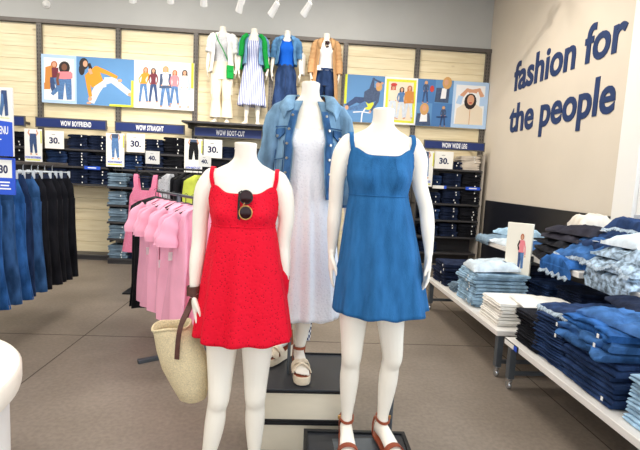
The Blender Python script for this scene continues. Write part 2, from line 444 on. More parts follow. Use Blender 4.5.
# ------------------------------------------------------------------ signs
def sign_board(x0, x1, z0, z1, y, txt, label, tx=0.5):
    t = thing('header_sign', label, 'sign', ((x0+x1)/2, y, z0), 0, 'navy headers above the shelves')
    w = (x1 - x0)/2; h = z1 - z0
    MB().box(-w, w, -0.012, 0.012, 0, h).build('frame', M_BORDER, t, bevel=0.002)
    MB().box(-w + 0.018, w - 0.018, -0.016, -0.010, 0.018, h - 0.018).build('panel', M_NAVY, t)
    if txt: writing('writing', txt, 0.105, M_INKWHITE, t, ((tx - 0.5)*2*w, -0.0165, h/2 - 0.037), sx=0.46, bold=0.0030, extrude=0.0006, spacing=1.14)
    for s in (-1, 1): MB().box(s*(w - 0.15) - 0.01, s*(w - 0.15) + 0.01, 0.012, BW - y - 0.03, h/2 - 0.02, h/2 + 0.02).build('bracket', M_SHELF, t)
    return t
SY = 7.2
sign_board(-5.2, -4.13, 2.03, 2.19, SY, '', 'plain navy header sign at the far end, partly behind the blue menu sign')
sign_board(-3.98, -2.92, 2.03, 2.19, SY, 'WOW BOYFRIEND', 'navy header sign reading wow boyfriend over the dark jeans shelves', 0.57)
sign_board(-2.80, -1.74, 2.03, 2.185, SY, 'WOW STRAIGHT', 'navy header sign reading wow straight above the pink tank dress', 0.5)
sign_board(-1.60, -0.54, 2.02, 2.175, SY, 'WOW BOOT-CUT', 'navy header sign reading wow boot-cut under the platform of display mannequins', 0.53)
sign_board(2.03, 3.03, 2.02, 2.165, SY, 'WOW WIDE LEG', 'navy header sign reading wow wide leg in the corner by the cream wall', 0.5)

def price_card(x0, x1, z0, z1, y, num, label, group='white price cards on the shelves', stand=None):
    t = thing('price_card', label, 'price sign', ((x0+x1)/2, y, z0), 0, group)
    w = (x1-x0)/2; h = z1-z0
    MB().box(-w, w, -0.006, 0.006, 0, h).build('card', M_CARD, t, bevel=0.002)
    writing('number', num, h*0.46, M_INK, t, (0, -0.0065, h*0.30), sx=1.05, bold=h*0.017, extrude=0.0005)
    MB().box(-w*0.28, w*0.1, -0.0068, -0.006, h*0.775, h*0.8).build('print_line', M_BORDER, t)
    if stand: 
        MB().tube([(0, 0.004, 0.01), (0, 0.004, -stand)], 0.005, 8).build('stem', M_BLACKMETAL, t)
    else:
        MB().box(-0.012, 0.012, 0.004, 0.05, 0.0, 0.02).build('clip', M_SHELF, t)
    return t
PY = 7.19
price_card(-3.84, -3.56, 1.72, 1.99, PY, '30.', 'price card reading 30 beside the boyfriend model photo')
price_card(-2.62, -2.345, 1.73, 2.01, PY, '30.', 'price card reading 30 under the wow straight header')
price_card(-1.445, -1.16, 1.70, 1.985, PY, '30.', 'price card reading 30 under the boot-cut header')
price_card(2.225, 2.525, 1.715, 1.99, PY, '30.', 'price card reading 30 on the top shelf of the wide-leg bay')

SK1 = mat('print_skin', rgb(214, 160, 128), 0.6); SK2 = mat('print_dark_skin', rgb(120, 76, 56), 0.6)
P_BLUE = mat('print_sky_blue', rgb(92, 142, 192), 0.6, noise_amt=0.05, noise_scale=2); P_LBLUE = mat('print_light_blue', rgb(178, 206, 238), 0.6)
P_WHITE = mat('print_white', rgb(238, 238, 240), 0.6); P_CREAM = mat('print_cream', rgb(232, 218, 196), 0.6)
P_DARKHAIR = mat('print_dark_hair', rgb(38, 28, 28), 0.6); P_RED = mat('print_auburn_hair', rgb(176, 96, 52), 0.6); P_BLONDE = mat('print_blonde_hair', rgb(206, 158, 96), 0.6)
P_MUST = mat('print_mustard', rgb(216, 146, 36), 0.6); P_MAROON = mat('print_maroon', rgb(110, 36, 52), 0.6); P_PINK = mat('print_pink', rgb(232, 132, 140), 0.6)
P_JEAN = mat('print_jean', rgb(78, 118, 168), 0.6, noise_amt=0.25, noise_scale=30); P_DJEAN = mat('print_dark_jean', rgb(48, 72, 116), 0.6, noise_amt=0.2, noise_scale=30)
P_PJEAN = mat('print_pale_jean', rgb(206, 214, 226), 0.6, noise_amt=0.08, noise_scale=30); P_TAN = mat('print_tan', rgb(204, 134, 62), 0.6)
P_CHAIR = mat('print_red_chair', rgb(196, 62, 54), 0.6); P_DKDENIM = mat('print_denim_jacket', rgb(62, 80, 112), 0.6, noise_amt=0.2, noise_scale=30)
P_MIDBLUE = mat('print_mid_blue', rgb(70, 120, 178), 0.6)
PRINTS = [P_WHITE, SK1, SK2, P_BLUE, P_LBLUE, P_DARKHAIR, P_RED, P_BLONDE, P_MUST, P_MAROON, P_PINK, P_JEAN, P_DJEAN, P_PJEAN, P_TAN, P_CHAIR, P_DKDENIM, P_CREAM, M_YELLOW, P_MIDBLUE, M_INK, M_BLACKCLOTH]
PI_ = {n: i for i, n in enumerate(['white','skin','dskin','blue','lblue','dhair','red','blonde','must','maroon','pink','jean','djean','pjean','tan','chair','dkdenim','cream','yellow','mblue','ink','black'])}

class Print:
    """flat print drawn on a board, f maps drawing units to board (x, z)"""
    def __init__(s, f): s.f = f; s.m = MB(); s.d = 0.0
    def poly(s, pts, c):
        s.d -= 0.00025
        s.m.poly([s.f(*p) for p in pts], s.d, mi=PI_[c]); return s
    def rect(s, x0, y0, x1, y1, c): return s.poly([(x0, y0), (x1, y0), (x1, y1), (x0, y1)], c)
    def oval(s, x, y, rx, ry, c): return s.poly([(x + rx*cos(2*pi*k/14), y + ry*sin(2*pi*k/14)) for k in range(14)], c)
    def limb(s, pts, w, c):
        """a limb as one outline: pts list, w list of widths"""
        w = w if isinstance(w, list) else [w]*len(pts)
        L = []; R = []
        for i, p in enumerate(pts):
            a = pts[max(i-1, 0)]; b = pts[min(i+1, len(pts)-1)]
            dx, dy = b[0]-a[0], b[1]-a[1]; n = sqrt(dx*dx+dy*dy) or 1
            nx, ny = -dy/n*w[i]/2, dx/n*w[i]/2
            L.append((p[0]+nx, p[1]+ny)); R.append((p[0]-nx, p[1]-ny))
        for i in range(len(pts)-1):
            s.d -= 0.00004
            s.m.poly([s.f(*q) for q in (L[i], L[i+1], R[i+1], R[i])], s.d, mi=PI_[c])
        for i, p in enumerate(pts):
            if 0 < i < len(pts)-1: s.oval(p[0], p[1], w[i]/2, w[i]/2, c)
        return s
    def build(s, name, parent): return s.m.build(name, PRINTS, parent)
    def woman(s, x, top, bot, sc, hair, shirt, legs, skin='skin', lean=0, coat=None):
        """a small standing printed figure; y grows downwards"""
        h = bot - top
        hd = h*0.052
        s.oval(x + lean*h, top + h*0.1, hd*1.4, hd*1.6, hair); s.oval(x + lean*h - hd*0.5, top + h*0.17, hd*0.9, hd*1.7, hair); s.oval(x + lean*h + hd*0.6, top + h*0.16, hd*0.8, hd*1.6, hair)
        for q, dx in ((-1, -0.05), (1, 0.05)):
            s.limb([(x + q*h*0.035, top + h*0.45), (x + q*h*0.05 + dx*h*0.4, top + h*0.7), (x + q*h*0.05 + dx*h, bot - h*0.02)], [h*0.1, h*0.075, h*0.065], legs)
            s.oval(x + q*h*0.05 + dx*h*1.1, bot - h*0.01, h*0.035, h*0.018, skin)
        if coat: s.poly([(x - h*0.13, top + h*0.2), (x + h*0.13, top + h*0.2), (x + h*0.15, top + h*0.55), (x - h*0.15, top + h*0.55)], coat)
        s.poly([(x - h*0.05 + lean*h, top + h*0.165), (x + h*0.05 + lean*h, top + h*0.165), (x + h*0.088 + lean*h, top + h*0.20), (x + h*0.06, top + h*0.36), (x + h*0.078, top + h*0.48), (x - h*0.078, top + h*0.48), (x - h*0.06, top + h*0.36), (x - h*0.088 + lean*h, top + h*0.20)], shirt)
        for q in (-1, 1): s.limb([(x + q*h*0.085 + lean*h, top + h*0.205), (x + q*h*0.125, top + h*0.35), (x + q*h*0.09, top + h*0.47)], [h*0.045, h*0.036, h*0.03], coat or shirt); s.oval(x + q*h*0.088, top + h*0.48, h*0.018, h*0.02, skin)
        s.limb([(x + lean*h, top + h*0.12), (x + lean*h, top + h*0.18)], h*0.032, skin); s.oval(x + lean*h, top + h*0.1, hd*0.8, hd*1.05, skin)
        return s

# big left poster: drawing units follow a 600 x 196 sheet
PLX0, PLX1, PLZ0, PLZ1 = -4.04, -1.68, 2.445, 3.185
def fl(x, y):
    yt = 22 + (x - 20)*0.0625; yb = 220 + (x - 20)*0.053
    return ((x - 20)/605*(PLX1 - PLX0), (yb - y)/(yb - yt)*(PLZ1 - PLZ0))
t = thing('photo_banner', 'long photo banner of women in jeans above the boyfriend and straight headers', 'poster', (PLX0, BW - 0.108, PLZ0))
MB().box(0, PLX1-PLX0, 0, 0.03, 0, PLZ1-PLZ0).build('board', M_CARD, t, bevel=0.002)
p = Print(fl); p.rect(20, 22, 157, 228, 'lblue') ; p.m.v = [(min(max(a, 0), PLX1-PLX0), b, min(max(c, 0), PLZ1-PLZ0)) for a, b, c in p.m.v]
p.poly([(30, 36), (148, 43), (148, 214), (30, 208)], 'white')
p.oval(70, 66, 13, 15, 'red').poly([(36, 76), (62, 68), (66, 110), (52, 165), (32, 160)], 'tan').poly([(60, 78), (86, 78), (88, 120), (62, 122)], 'maroon')
p.limb([(66, 118), (62, 150), (70, 185)], [24, 20, 14], 'djean').limb([(78, 118), (86, 160), (60, 188)], [22, 20, 14], 'jean').rect(30, 140, 54, 166, 'tan')
p.oval(110, 78, 22, 26, 'dhair').poly([(84, 94), (138, 94), (136, 128), (88, 128)], 'pink').limb([(100, 124), (96, 165), (94, 208)], [28, 24, 20], 'jean').limb([(124, 124), (126, 165), (128, 209)], [26, 24, 20], 'jean')
p.limb([(88, 100), (82, 128), (86, 150)], 10, 'dskin').limb([(136, 100), (136, 122)], 12, 'pink').oval(110, 76, 11, 14, 'dskin').oval(71, 66, 8, 10, 'skin')
p.build('photo_panel', t)
p = Print(fl); p.poly([(157, 31), (385, 45), (385, 239), (157, 227)], 'blue')
p.oval(186, 62, 18, 24, 'dhair').oval(178, 85, 12, 24, 'dhair').limb([(206, 60), (214, 84), (208, 104)], [12, 14, 8], 'dhair')
p.limb([(268, 132), (300, 128), (368, 184)], [30, 26, 22], 'pjean').limb([(228, 150), (272, 140)], [36, 30], 'pjean').limb([(252, 142), (232, 178), (216, 222)], [34, 30, 22], 'pjean')
p.poly([(194, 104), (232, 70), (246, 86), (262, 130), (218, 160), (204, 130)], 'must')
p.limb([(232, 80), (278, 98), (318, 118)], [22, 16, 13], 'must').limb([(200, 106), (204, 150), (212, 196)], [22, 16, 13], 'must')
p.oval(328, 130, 9, 7, 'skin').oval(210, 205, 8, 9, 'skin').oval(192, 62, 9, 13, 'skin').oval(370, 186, 10, 8, 'skin').limb([(208, 82), (216, 104)], 12, 'skin').oval(206, 222, 10, 5, 'skin')
p.rect(373, 130, 383, 238, 'yellow').poly([(287, 226), (383, 231), (383, 239), (287, 234)], 'yellow')
p.build('photo_panel', t)
p = Print(fl); p.poly([(385, 45), (625, 60), (625, 252), (385, 239)], 'white')
p.woman(422, 72, 218, 1, 'red', 'must', 'jean', lean=0.06)
p.woman(462, 76, 218, 1, 'dhair', 'maroon', 'djean')
p.woman(511, 68, 236, 1, 'blonde', 'white', 'jean', coat='dkdenim')
p.woman(548, 84, 226, 1, 'red', 'pink', 'jean')
p.woman(588, 84, 238, 1, 'dhair', 'cream', 'pjean', coat='lblue')
p.poly([(614, 60), (624, 60.5), (624, 162), (614, 161)], 'yellow')
p.build('photo_panel', t)

PRX0, PRX1, PRZ0, PRZ1 = 0.74, 3.14, 2.415, 3.17
def fr(x, y):
    yt = 22 + (x - 14)*0.0672; yb = 226 + (x - 14)*0.0537
    return ((x - 10)/605*(PRX1 - PRX0), (yb - y)/(yb - yt)*(PRZ1 - PRZ0))
t = thing('photo_banner', 'long photo banner of women in denim in the corner beside the cream wall', 'poster', (PRX0, BW - 0.108, PRZ0))
MB().box(0, PRX1-PRX0, 0, 0.03, 0, PRZ1-PRZ0).build('board', M_CARD, t, bevel=0.002)
p = Print(fr); p.poly([(10, 22), (175, 33), (175, 234), (10, 226)], 'blue')
p.poly([(10, 22), (20, 23), (20, 150), (10, 149)], 'yellow').oval(112, 152, 22, 24, 'yellow').limb([(100, 170), (88, 190), (86, 230)], 5, 'white').limb([(50, 186), (88, 184), (122, 190)], 4, 'white')
p.limb([(100, 140), (60, 132), (20, 160)], [34, 26, 16], 'djean').limb([(104, 150), (70, 166), (28, 172)], [28, 22, 14], 'jean')
p.poly([(92, 98), (124, 76), (156, 90), (152, 134), (112, 150), (90, 134)], 'dkdenim').limb([(122, 84), (128, 44), (160, 60)], [20, 12, 9], 'dkdenim').limb([(150, 100), (148, 140), (122, 182)], [16, 12, 8], 'dkdenim')
p.oval(152, 78, 13, 18, 'blonde').oval(146, 68, 8, 10, 'skin').oval(164, 62, 6, 5, 'skin').oval(120, 184, 5, 6, 'skin').oval(22, 166, 8, 10, 'skin')
p.build('photo_panel', t)
p = Print(fr); p.poly([(175, 33), (313, 42), (313, 242), (175, 234)], 'white').poly([(182, 42), (307, 50), (307, 234), (182, 226)], 'yellow').poly([(192, 54), (296, 60), (296, 224), (192, 217)], 'cream')
p.woman(212, 66, 212, 1, 'chair', 'cream', 'pjean').woman(248, 76, 214, 1, 'dhair', 'jean', 'pjean').woman(280, 70, 212, 1, 'red', 'tan', 'pjean', coat='tan')
p.oval(213, 68, 13, 7, 'chair')
p.build('photo_panel', t)
p = Print(fr); p.poly([(313, 42), (464, 52), (464, 250), (313, 242)], 'mblue').poly([(388, 47), (464, 52), (464, 150), (388, 146)], 'blue').poly([(313, 144), (380, 148), (380, 246), (313, 242)], 'blue')
p.oval(374, 86, 9, 14, 'chair').woman(348, 50, 144, 1, 'blonde', 'dkdenim', 'djean')
p.poly([(392, 82), (448, 82), (446, 146), (388, 142)], 'dkdenim').poly([(416, 84), (436, 84), (434, 128), (412, 128)], 'white').oval(436, 62, 20, 26, 'blonde').oval(432, 60, 9, 13, 'skin')
p.poly([(318, 190), (370, 190), (378, 244), (312, 240)], 'dkdenim').poly([(334, 190), (360, 192), (362, 226), (330, 226)], 'white').oval(347, 172, 19, 26, 'blonde').oval(347, 168, 9, 13, 'skin')
p.woman(428, 158, 246, 1, 'blonde', 'dkdenim', 'djean').limb([(400, 206), (446, 206)], 4, 'ink')
p.build('photo_panel', t)
p = Print(fr); p.poly([(464, 52), (615, 62), (615, 258), (464, 250)], 'lblue').poly([(476, 68), (600, 76), (600, 242), (476, 235)], 'white')
p.poly([(480, 236), (484, 170), (516, 148), (562, 150), (594, 172), (598, 241)], 'cream').oval(540, 140, 26, 34, 'dhair').limb([(500, 118), (524, 92), (566, 100)], [18, 16, 12], 'skin').limb([(590, 122), (574, 92), (530, 98)], [18, 16, 12], 'skin')
p.limb([(490, 150), (498, 116)], [24, 20], 'lblue').limb([(592, 160), (590, 122)], [24, 20], 'lblue').oval(541, 134, 15, 22, 'skin').oval(541, 146, 7, 3, 'chair').limb([(541, 170), (541, 238)], 2, 'tan')
p.build('photo_panel', t)

def model_sign(x0, x1, z0, z1, y, cap, label, kind=0):
    t = thing('model_photo_sign', label, 'sign', ((x0+x1)/2, y, z0), 0, 'upright jeans photo signs on the shelves')
    w = x1-x0; h = z1-z0
    MB().box(-w/2, w/2, -0.008, 0.008, 0, h).build('board', M_CARD, t, bevel=0.002)
    f = lambda x, y_: (-w/2 + x*w, h - y_*h)
    p = Print(f); p.d = -0.0085
    jc = 'black' if kind == 2 else 'djean' if kind == 0 else 'jean'
    top = 'white' if kind != 2 else 'cream'
    p.poly([(0.3, 0.02), (0.7, 0.02), (0.68, 0.17), (0.32, 0.17)], 'white' if kind == 0 else 'dkdenim')
    for q in (-1, 1): p.limb([(0.5 + q*0.2, 0.03), (0.5 + q*0.27, 0.12), (0.5 + q*0.17, 0.2)], 0.07, 'skin')
    if kind == 2:
        p.poly([(0.3, 0.1), (0.72, 0.1), (0.8, 0.36), (0.78, 0.62), (0.6, 0.62), (0.53, 0.34), (0.44, 0.62), (0.24, 0.62), (0.24, 0.36)], 'black')
    else:
        p.poly([(0.32, 0.14), (0.68, 0.14), (0.72, 0.34), (0.6, 0.4), (0.5, 0.34), (0.42, 0.4), (0.3, 0.34)], jc)
        p.limb([(0.41, 0.34), (0.4, 0.54), (0.4, 0.72)], [0.23, 0.17, 0.13], jc).limb([(0.6, 0.34), (0.64, 0.54), (0.68, 0.72)], [0.23, 0.17, 0.13], jc)
        for xx in (0.38, 0.7): p.oval(xx, 0.755, 0.06, 0.025, 'skin')
    p.rect(0.94, 0.05, 1.0, 0.42, 'yellow'); p.rect(0.1, 0.915, 0.9, 0.945, 'yellow')
    p.build('photo_print', t)
    writing('caption', cap, 0.045, M_ROYAL, t, (0, -0.0125, h*0.115), sx=0.62, bold=0.001, extrude=0.0004)
    MB().box(-0.02, 0.02, 0.006, 0.05, 0.02, 0.05).build('clip', M_SHELF, t)
    return t
model_sign(-4.13, -3.875, 1.50, 2.0, 7.17, 'WOW BOYFRIEND', 'upright photo sign of dark jeans and bare ankles, left of the boyfriend price card', 0)
model_sign(-2.92, -2.65, 1.49, 2.0, 7.17, 'WOW STRAIGHT', 'upright photo sign of straight jeans between boyfriend and straight bays', 1)
model_sign(-1.735, -1.46, 1.46, 1.98, 7.17, 'WOW BOOT-CUT', 'upright photo sign of black trousers beside the boot-cut price card', 2)
model_sign(1.93, 2.20, 1.42, 1.985, 7.17, 'WOW WIDE LEG', 'upright photo sign of wide jeans in the corner bay, beside the mannequin in blue', 1)

# ------------------------------------------------------------------ folded jeans
def folded_mesh(name, w, d, t, m, lobes=2, seed=0, amp=0.004, nx=11, sag=0.0):
    """folded garment: x width, y depth (fold at y=0), z thickness; rounded laps on the fold side"""
    rs = []
    prof = []
    tl = t / lobes
    for k in range(lobes):
        inset = 0.014 * ((k*7 + seed*3) % 3) / 2
        for j in range(7):
            a = -pi/2 + pi*j/6
            prof.append((inset + 0.016 - cos(a)*0.016*1.1 + 0.004, k*tl + tl/2 + sin(a)*tl*0.49))
        if k < lobes - 1: prof.append((inset + 0.035, (k+1)*tl))
    for u in (0.3, 0.65, 0.94): prof.append((d*u, t))
    prof += [(d, t*0.8), (d, t*0.25)]
    for u in (0.94, 0.65, 0.3): prof.append((d*u, 0))
    for i in range(nx):
        u = -1 + 2*i/(nx-1)
        e = 1.0 if abs(u) < 0.93 else 0.72
        ring = []
        for (y, z) in prof:
            zz = t/2 + (z - t/2)*e
            n = noise.noise_vector(Vector((u*2.3 + seed*3.1, y*7 + seed, z*14)))
            n2 = noise.noise(Vector((u*7 + seed*1.7, y*22, z*30 + seed)))
            ring.append((u*w/2 + n.x*amp*1.6, y + n.y*amp*1.8 + n2*amp*0.6, max(0, zz + n.z*amp*(z/t)) - sag*(u*u)*0 + sag*z/t*(1-u*u)))
        rs.append(ring)
    mb = MB().rings(rs, (True, True))
    me = mb.mesh(name, [m])
    me.polygons.foreach_set('use_smooth', [True]*len(me.polygons)); me.set_sharp_from_angle(angle=radians(65))
    return me
ORD = ['topmost', 'second from top', 'third from top', 'fourth from top', 'fifth from top', 'sixth from top', 'seventh from top', 'eighth from top', 'ninth from top', 'tenth from top', 'eleventh from top', 'twelfth from top', 'thirteenth from top', 'fourteenth from top']
FM = {}
def fold_variants(key, w, d, t, m, lobes=2, amp=0.004, n=4):
    if key not in FM: FM[key] = [folded_mesh('folded_jeans', w, d, t, m, lobes, s*5 + len(FM), amp) for s in range(n)]
    return FM[key]
TAGM = MB().box(-0.007, 0.007, -0.0015, 0.0015, -0.014, 0.008).mesh('size_sticker', [M_TAG])
def jean(name, me, label, group, loc, rz, tilt=0.0, sticker=None, cat='jeans'):
    o = bpy.data.objects.new(name, me); COL.objects.link(o)
    o.location = loc; o.rotation_euler = (tilt, 0, rz)
    tag(o, label, cat, group)
    if sticker is not None:
        s = bpy.data.objects.new('size_sticker', TAGM); COL.objects.link(s); s.parent = o
        s.location = sticker; s['label'] = 'small white size sticker'
    return o
def stack(key, m, w, d, t, n, x, y, z, rz, label_fn, group, lobes=2, jit=0.012, sticker=True, name='folded_jeans', amp=0.004, step=None):
    vs = fold_variants(key, w, d, t, m, lobes, amp*1.5)
    st = step or t*1.005
    for i in range(n):
        k = n - 1 - i
        jean(name, vs[rnd.randrange(len(vs))], label_fn(ORD[k] if n > 1 else 'lone'), group,
             (x + rnd.uniform(-jit, jit), y + rnd.uniform(-jit, jit)*0.8, z + i*st), rz + rnd.uniform(-0.07, 0.07),
             0, (w*0.22 + rnd.uniform(-0.01, 0.01), -0.004, t*0.55) if sticker and rnd.random() < 0.45 else None)

# ------------------------------------------------------------------ shelving bays on the back wall
def bay_unit(x0, x1, levels, y0, label, depth_levels=None, sides=True):
    t = thing('wall_shelving', label, 'shelving', ((x0+x1)/2, BW - 0.03, 0), 0, 'wall shelving bays')
    w = (x1-x0)/2
    for i, z in enumerate(levels):
        yf = y0 if depth_levels is None else depth_levels[i]
        MB().box(-w, w, yf - BW + 0.03, -0.05, z - 0.028, z).build('shelf', M_SHELF, t, bevel=0.003)
        for s in (-1, 1): MB().box(s*(w-0.02) - 0.006, s*(w-0.02) + 0.006, yf - BW + 0.1, -0.05, z - 0.07, z - 0.028).build('bracket', M_SHELF, t)
    return t
FY = 7.22
b1 = bay_unit(-5.25, -4.13, [1.735, 1.47, 1.20, 0.085], FY, 'dark shelves in the first bay, behind the hanging jeans rail')
b2 = bay_unit(-4.06, -2.91, [1.735, 1.47, 1.20, 0.085], FY, 'dark shelves of folded jeans under the boyfriend header')
b3 = bay_unit(-2.84, -1.71, [1.725, 1.46, 1.19, 0.915, 0.655, 0.395, 0.085], FY, 'dark shelves under the straight header, pale jeans on the lower ones', [FY, FY, 6.98, 6.98, 6.98, 6.98, 6.98])
b4 = bay_unit(-1.63, -0.50, [1.71, 1.45, 1.19, 0.085], FY, 'dark shelves under the boot-cut header, behind the mannequin in red')
b7 = bay_unit(1.96, 3.07, [1.715, 1.435, 1.155, 0.885, 0.61, 0.34], FY, 'dark corner shelves of indigo jeans under the wide-leg header')
MB().box(0.525, 0.545, FY - BW + 0.02, -0.05, 0.05, 1.98).build('side_panel', mat('pale_side_panel', rgb(168, 160, 150), 0.6), b7)
MB().box(-0.555, -0.535, FY - BW + 0.02, -0.05, 0.05, 1.73).build('side_panel', M_SHELF, b7)
MB().box(-0.53, 0.53, -0.06, -0.05, 0.1, 1.72).build('shade_sheet', M_SHELF, b7)  # dark sheets here and below stand in for shade; real back is planks
MB().box(-0.53, 0.53, -0.06, -0.05, 0.15, 1.72).build('shade_sheet', M_SHELF, b3)
MB().box(-0.53, 0.53, -0.06, -0.05, 1.18, 1.9).build('shade_sheet', M_SHELF, b2)
MB().box(-0.53, 0.53, -0.06, -0.05, 1.18, 1.9).build('shade_sheet', M_SHELF, b1)
MB().box(-0.53, 0.53, -0.06, -0.05, 0.15, 1.9).build('shade_sheet', M_SHELF, b4)
for b, x0, x1 in ((b1, -0.56, 0.56), (b2, -0.57, 0.57), (b3, -0.56, 0.56), (b4, -0.56, 0.56)):
    MB().box(x0, x1, (FY if b is not b3 else 6.98) - BW + 0.05, -0.06, 0.0, 0.057).build('kick_plate', M_SHELF, b)

def shelf_stack(m, key, n, x, z, col, row, bay, colour, w=0.29, t=0.044, y=FY + 0.02, rz=0.0):
    stack('sh_' + key, m, w, 0.30, t, n, x, y, z + 0.001, rz,
          lambda o: f'{colour} folded jeans, {o} of {col} stack, {row} shelf under {bay} header', f'{colour} jeans folded in the {bay} bay', sticker=True)
for row, z in (('top', 1.735), ('middle', 1.47), ('lowest', 1.20)):
    for col, x in (('first', -3.70), ('middle', -3.385), ('end', -3.075)):
        if row == 'top' and col == 'first': continue
        n = {'top': 5, 'middle': 5, 'lowest': 5}[row] - (1 if col == 'end' and row == 'middle' else 0)
        mm, cc = (D_NAVY, 'navy') if (row == 'middle' and col == 'first') else (D_INDIGO, 'dark indigo')
        shelf_stack(mm, 'n' if mm is D_NAVY else 'i', n, x, z, col, row, 'boyfriend', cc)
for row, z in (('top', 1.735), ('second', 1.47)):
    shelf_stack(D_BLACK, 'b', 5, -4.31, z, 'end', row, 'plain', 'black')
for row, z in (('top', 1.725), ('second', 1.46)):
    shelf_stack(D_INDIGO, 'i', 5, -2.23, z, 'middle', row, 'straight', 'dark indigo')
    shelf_stack(D_BLACK, 'b', 6 if row == 'top' else 4, -1.92, z, 'end', row, 'straight', 'black')
    if row == 'second': shelf_stack(D_NAVY, 'n', 5, -2.55, z, 'first', row, 'straight', 'navy')
for row, z, n in (('third', 1.19, 5), ('fourth', 0.915, 5), ('fifth', 0.655, 5), ('sixth', 0.395, 5), ('lowest', 0.085, 5)):
    shelf_stack(D_GREYBLUE, 'g', n, -2.69, z, 'first', row, 'straight', 'grey-blue', w=0.27, t=0.04, y=7.0)
    shelf_stack(D_INDIGO, 'i', 4, -2.37, z, 'middle', row, 'straight', 'dark indigo', y=7.0)
for row, z in (('top', 1.71), ('second', 1.45)):
    shelf_stack(D_INDIGO, 'i', 4, -1.02, z, 'middle', row, 'boot-cut', 'dark indigo')
    shelf_stack(D_BLACK, 'b', 3, -1.40, z, 'first', row, 'boot-cut', 'black')
for row, z in (('top', 1.715), ('second', 1.435), ('third', 1.155), ('fourth', 0.885), ('fifth', 0.61), ('lowest', 0.34)):
    for col, x in (('first', 2.24), ('middle', 2.56), ('end', 2.88)):
        if row == 'top' and col == 'first': continue
        if row == 'lowest' and col != 'first' : continue
        if row == 'top' and col == 'end': shelf_stack(D_CREAM, 'c', 6, x - 0.04, z, col, row, 'wide-leg', 'cream', w=0.32, t=0.038)
        else:
            n = 3 if (row == 'top') else 4 + (col != 'first')
            blk = col == 'end'
            shelf_stack(D_BLACK if blk else (D_NAVY if col == 'first' and row in ('second', 'fourth') else D_INDIGO), 'b' if blk else ('n' if col == 'first' and row in ('second', 'fourth') else 'i'), n, x, z, col, row, 'wide-leg', 'black' if blk else ('navy' if col == 'first' and row in ('second', 'fourth') else 'dark indigo'), t=0.042)
shelf_stack(D_GREYBLUE, 'gs', 4, 2.06, 1.155, 'narrow', 'third', 'wide-leg', 'grey-blue', w=0.1)
def shelf_label(x0, x1, z, y, label, blue=(0, 1)):
    t = thing('shelf_edge_label', label, 'label', ((x0+x1)/2, y, z), 0, 'labels clipped to shelf edges')
    w = (x1-x0)/2
    MB().box(-w, w, -0.004, 0, -0.02, 0.03).build('strip', M_CARD if blue[0] > 0 else M_ROYAL, t)
    MB().box(-w + 2*w*blue[0], -w + 2*w*blue[1], -0.006, -0.003, -0.02, 0.03).build('colour_patch', M_ROYAL, t)
    if blue[0] == 0: MB().box(-w*0.55, w*0.5, -0.0068, -0.0058, -0.002, 0.014).build('print_line', M_INKWHITE, t)
shelf_label(-3.27, -3.03, 1.45, FY - 0.001, 'blue label strip on the middle shelf edge under the boyfriend header')
shelf_label(2.23, 2.46, 1.415, FY - 0.001, 'white label strip with blue end on a wide-leg shelf edge', (0.82, 1))
shelf_label(2.78, 3.02, 1.415, FY - 0.001, 'blue label strip on the wide-leg shelf edge next to the cream wall')

# platform for the upper mannequins
t = thing('display_ledge', 'dark ledge high on the plank wall carrying four dressed display mannequins', 'ledge', (-0.5, BW - 0.03, 2.24))
MB().box(-1.25, 1.2, -0.56, -0.05, -0.03, 0.0).build('board', M_SHELF, t, bevel=0.003)
for x in (-1.17, 0.04, 1.17): MB().box(x - 0.008, x + 0.008, -0.45, -0.05, -0.1, -0.03).build('bracket', M_SHELF, t)

# ------------------------------------------------------------------ mannequins
TORSO = [  # z, rx, ry, yc
    (0.74, 0.135, 0.085, 0.01), (0.80, 0.163, 0.104, 0.012), (0.87, 0.164, 0.108, 0.012), (0.95, 0.148, 0.100, 0.008), (1.03, 0.123, 0.088, 0.0),
    (1.10, 0.114, 0.084, -0.004), (1.18, 0.122, 0.088, -0.006), (1.25, 0.134, 0.096, -0.006), (1.32, 0.146, 0.102, -0.002), (1.39, 0.154, 0.094, 0.004),
    (1.44, 0.160, 0.084, 0.008), (1.482, 0.160, 0.070, 0.01), (1.505, 0.142, 0.060, 0.01), (1.522, 0.110, 0.056, 0.008), (1.538, 0.076, 0.053, 0.004), (1.562, 0.052, 0.050, -0.002), (1.59, 0.048, 0.049, -0.008), (1.632, 0.050, 0.052, -0.012)]
def torso_r(z, th, off=0.0):
    """surface point of the torso at height z, angle th (0 = front)"""
    rx, ry, yc = interp(TORSO, z)
    rx += off; ry += off
    r = 1.0/sqrt((sin(th)/rx)**2 + (cos(th)/ry)**2)
    for s in (-1, 1):
        d = (th - s*0.62 + pi) % (2*pi) - pi
        r += 0.030*exp(-(d/0.42)**2 - ((z - 1.315)/0.062)**2)
        db = (th - pi - s*0.5 + pi) % (2*pi) - pi
        r += 0.02*exp(-(db/0.4)**2 - ((z - 0.84)/0.07)**2)
    return r, yc
def torso_pt(z, th, off=0.0):
    r, yc = torso_r(z, th, off)
    return Vector((r*sin(th), yc - r*cos(th), z))

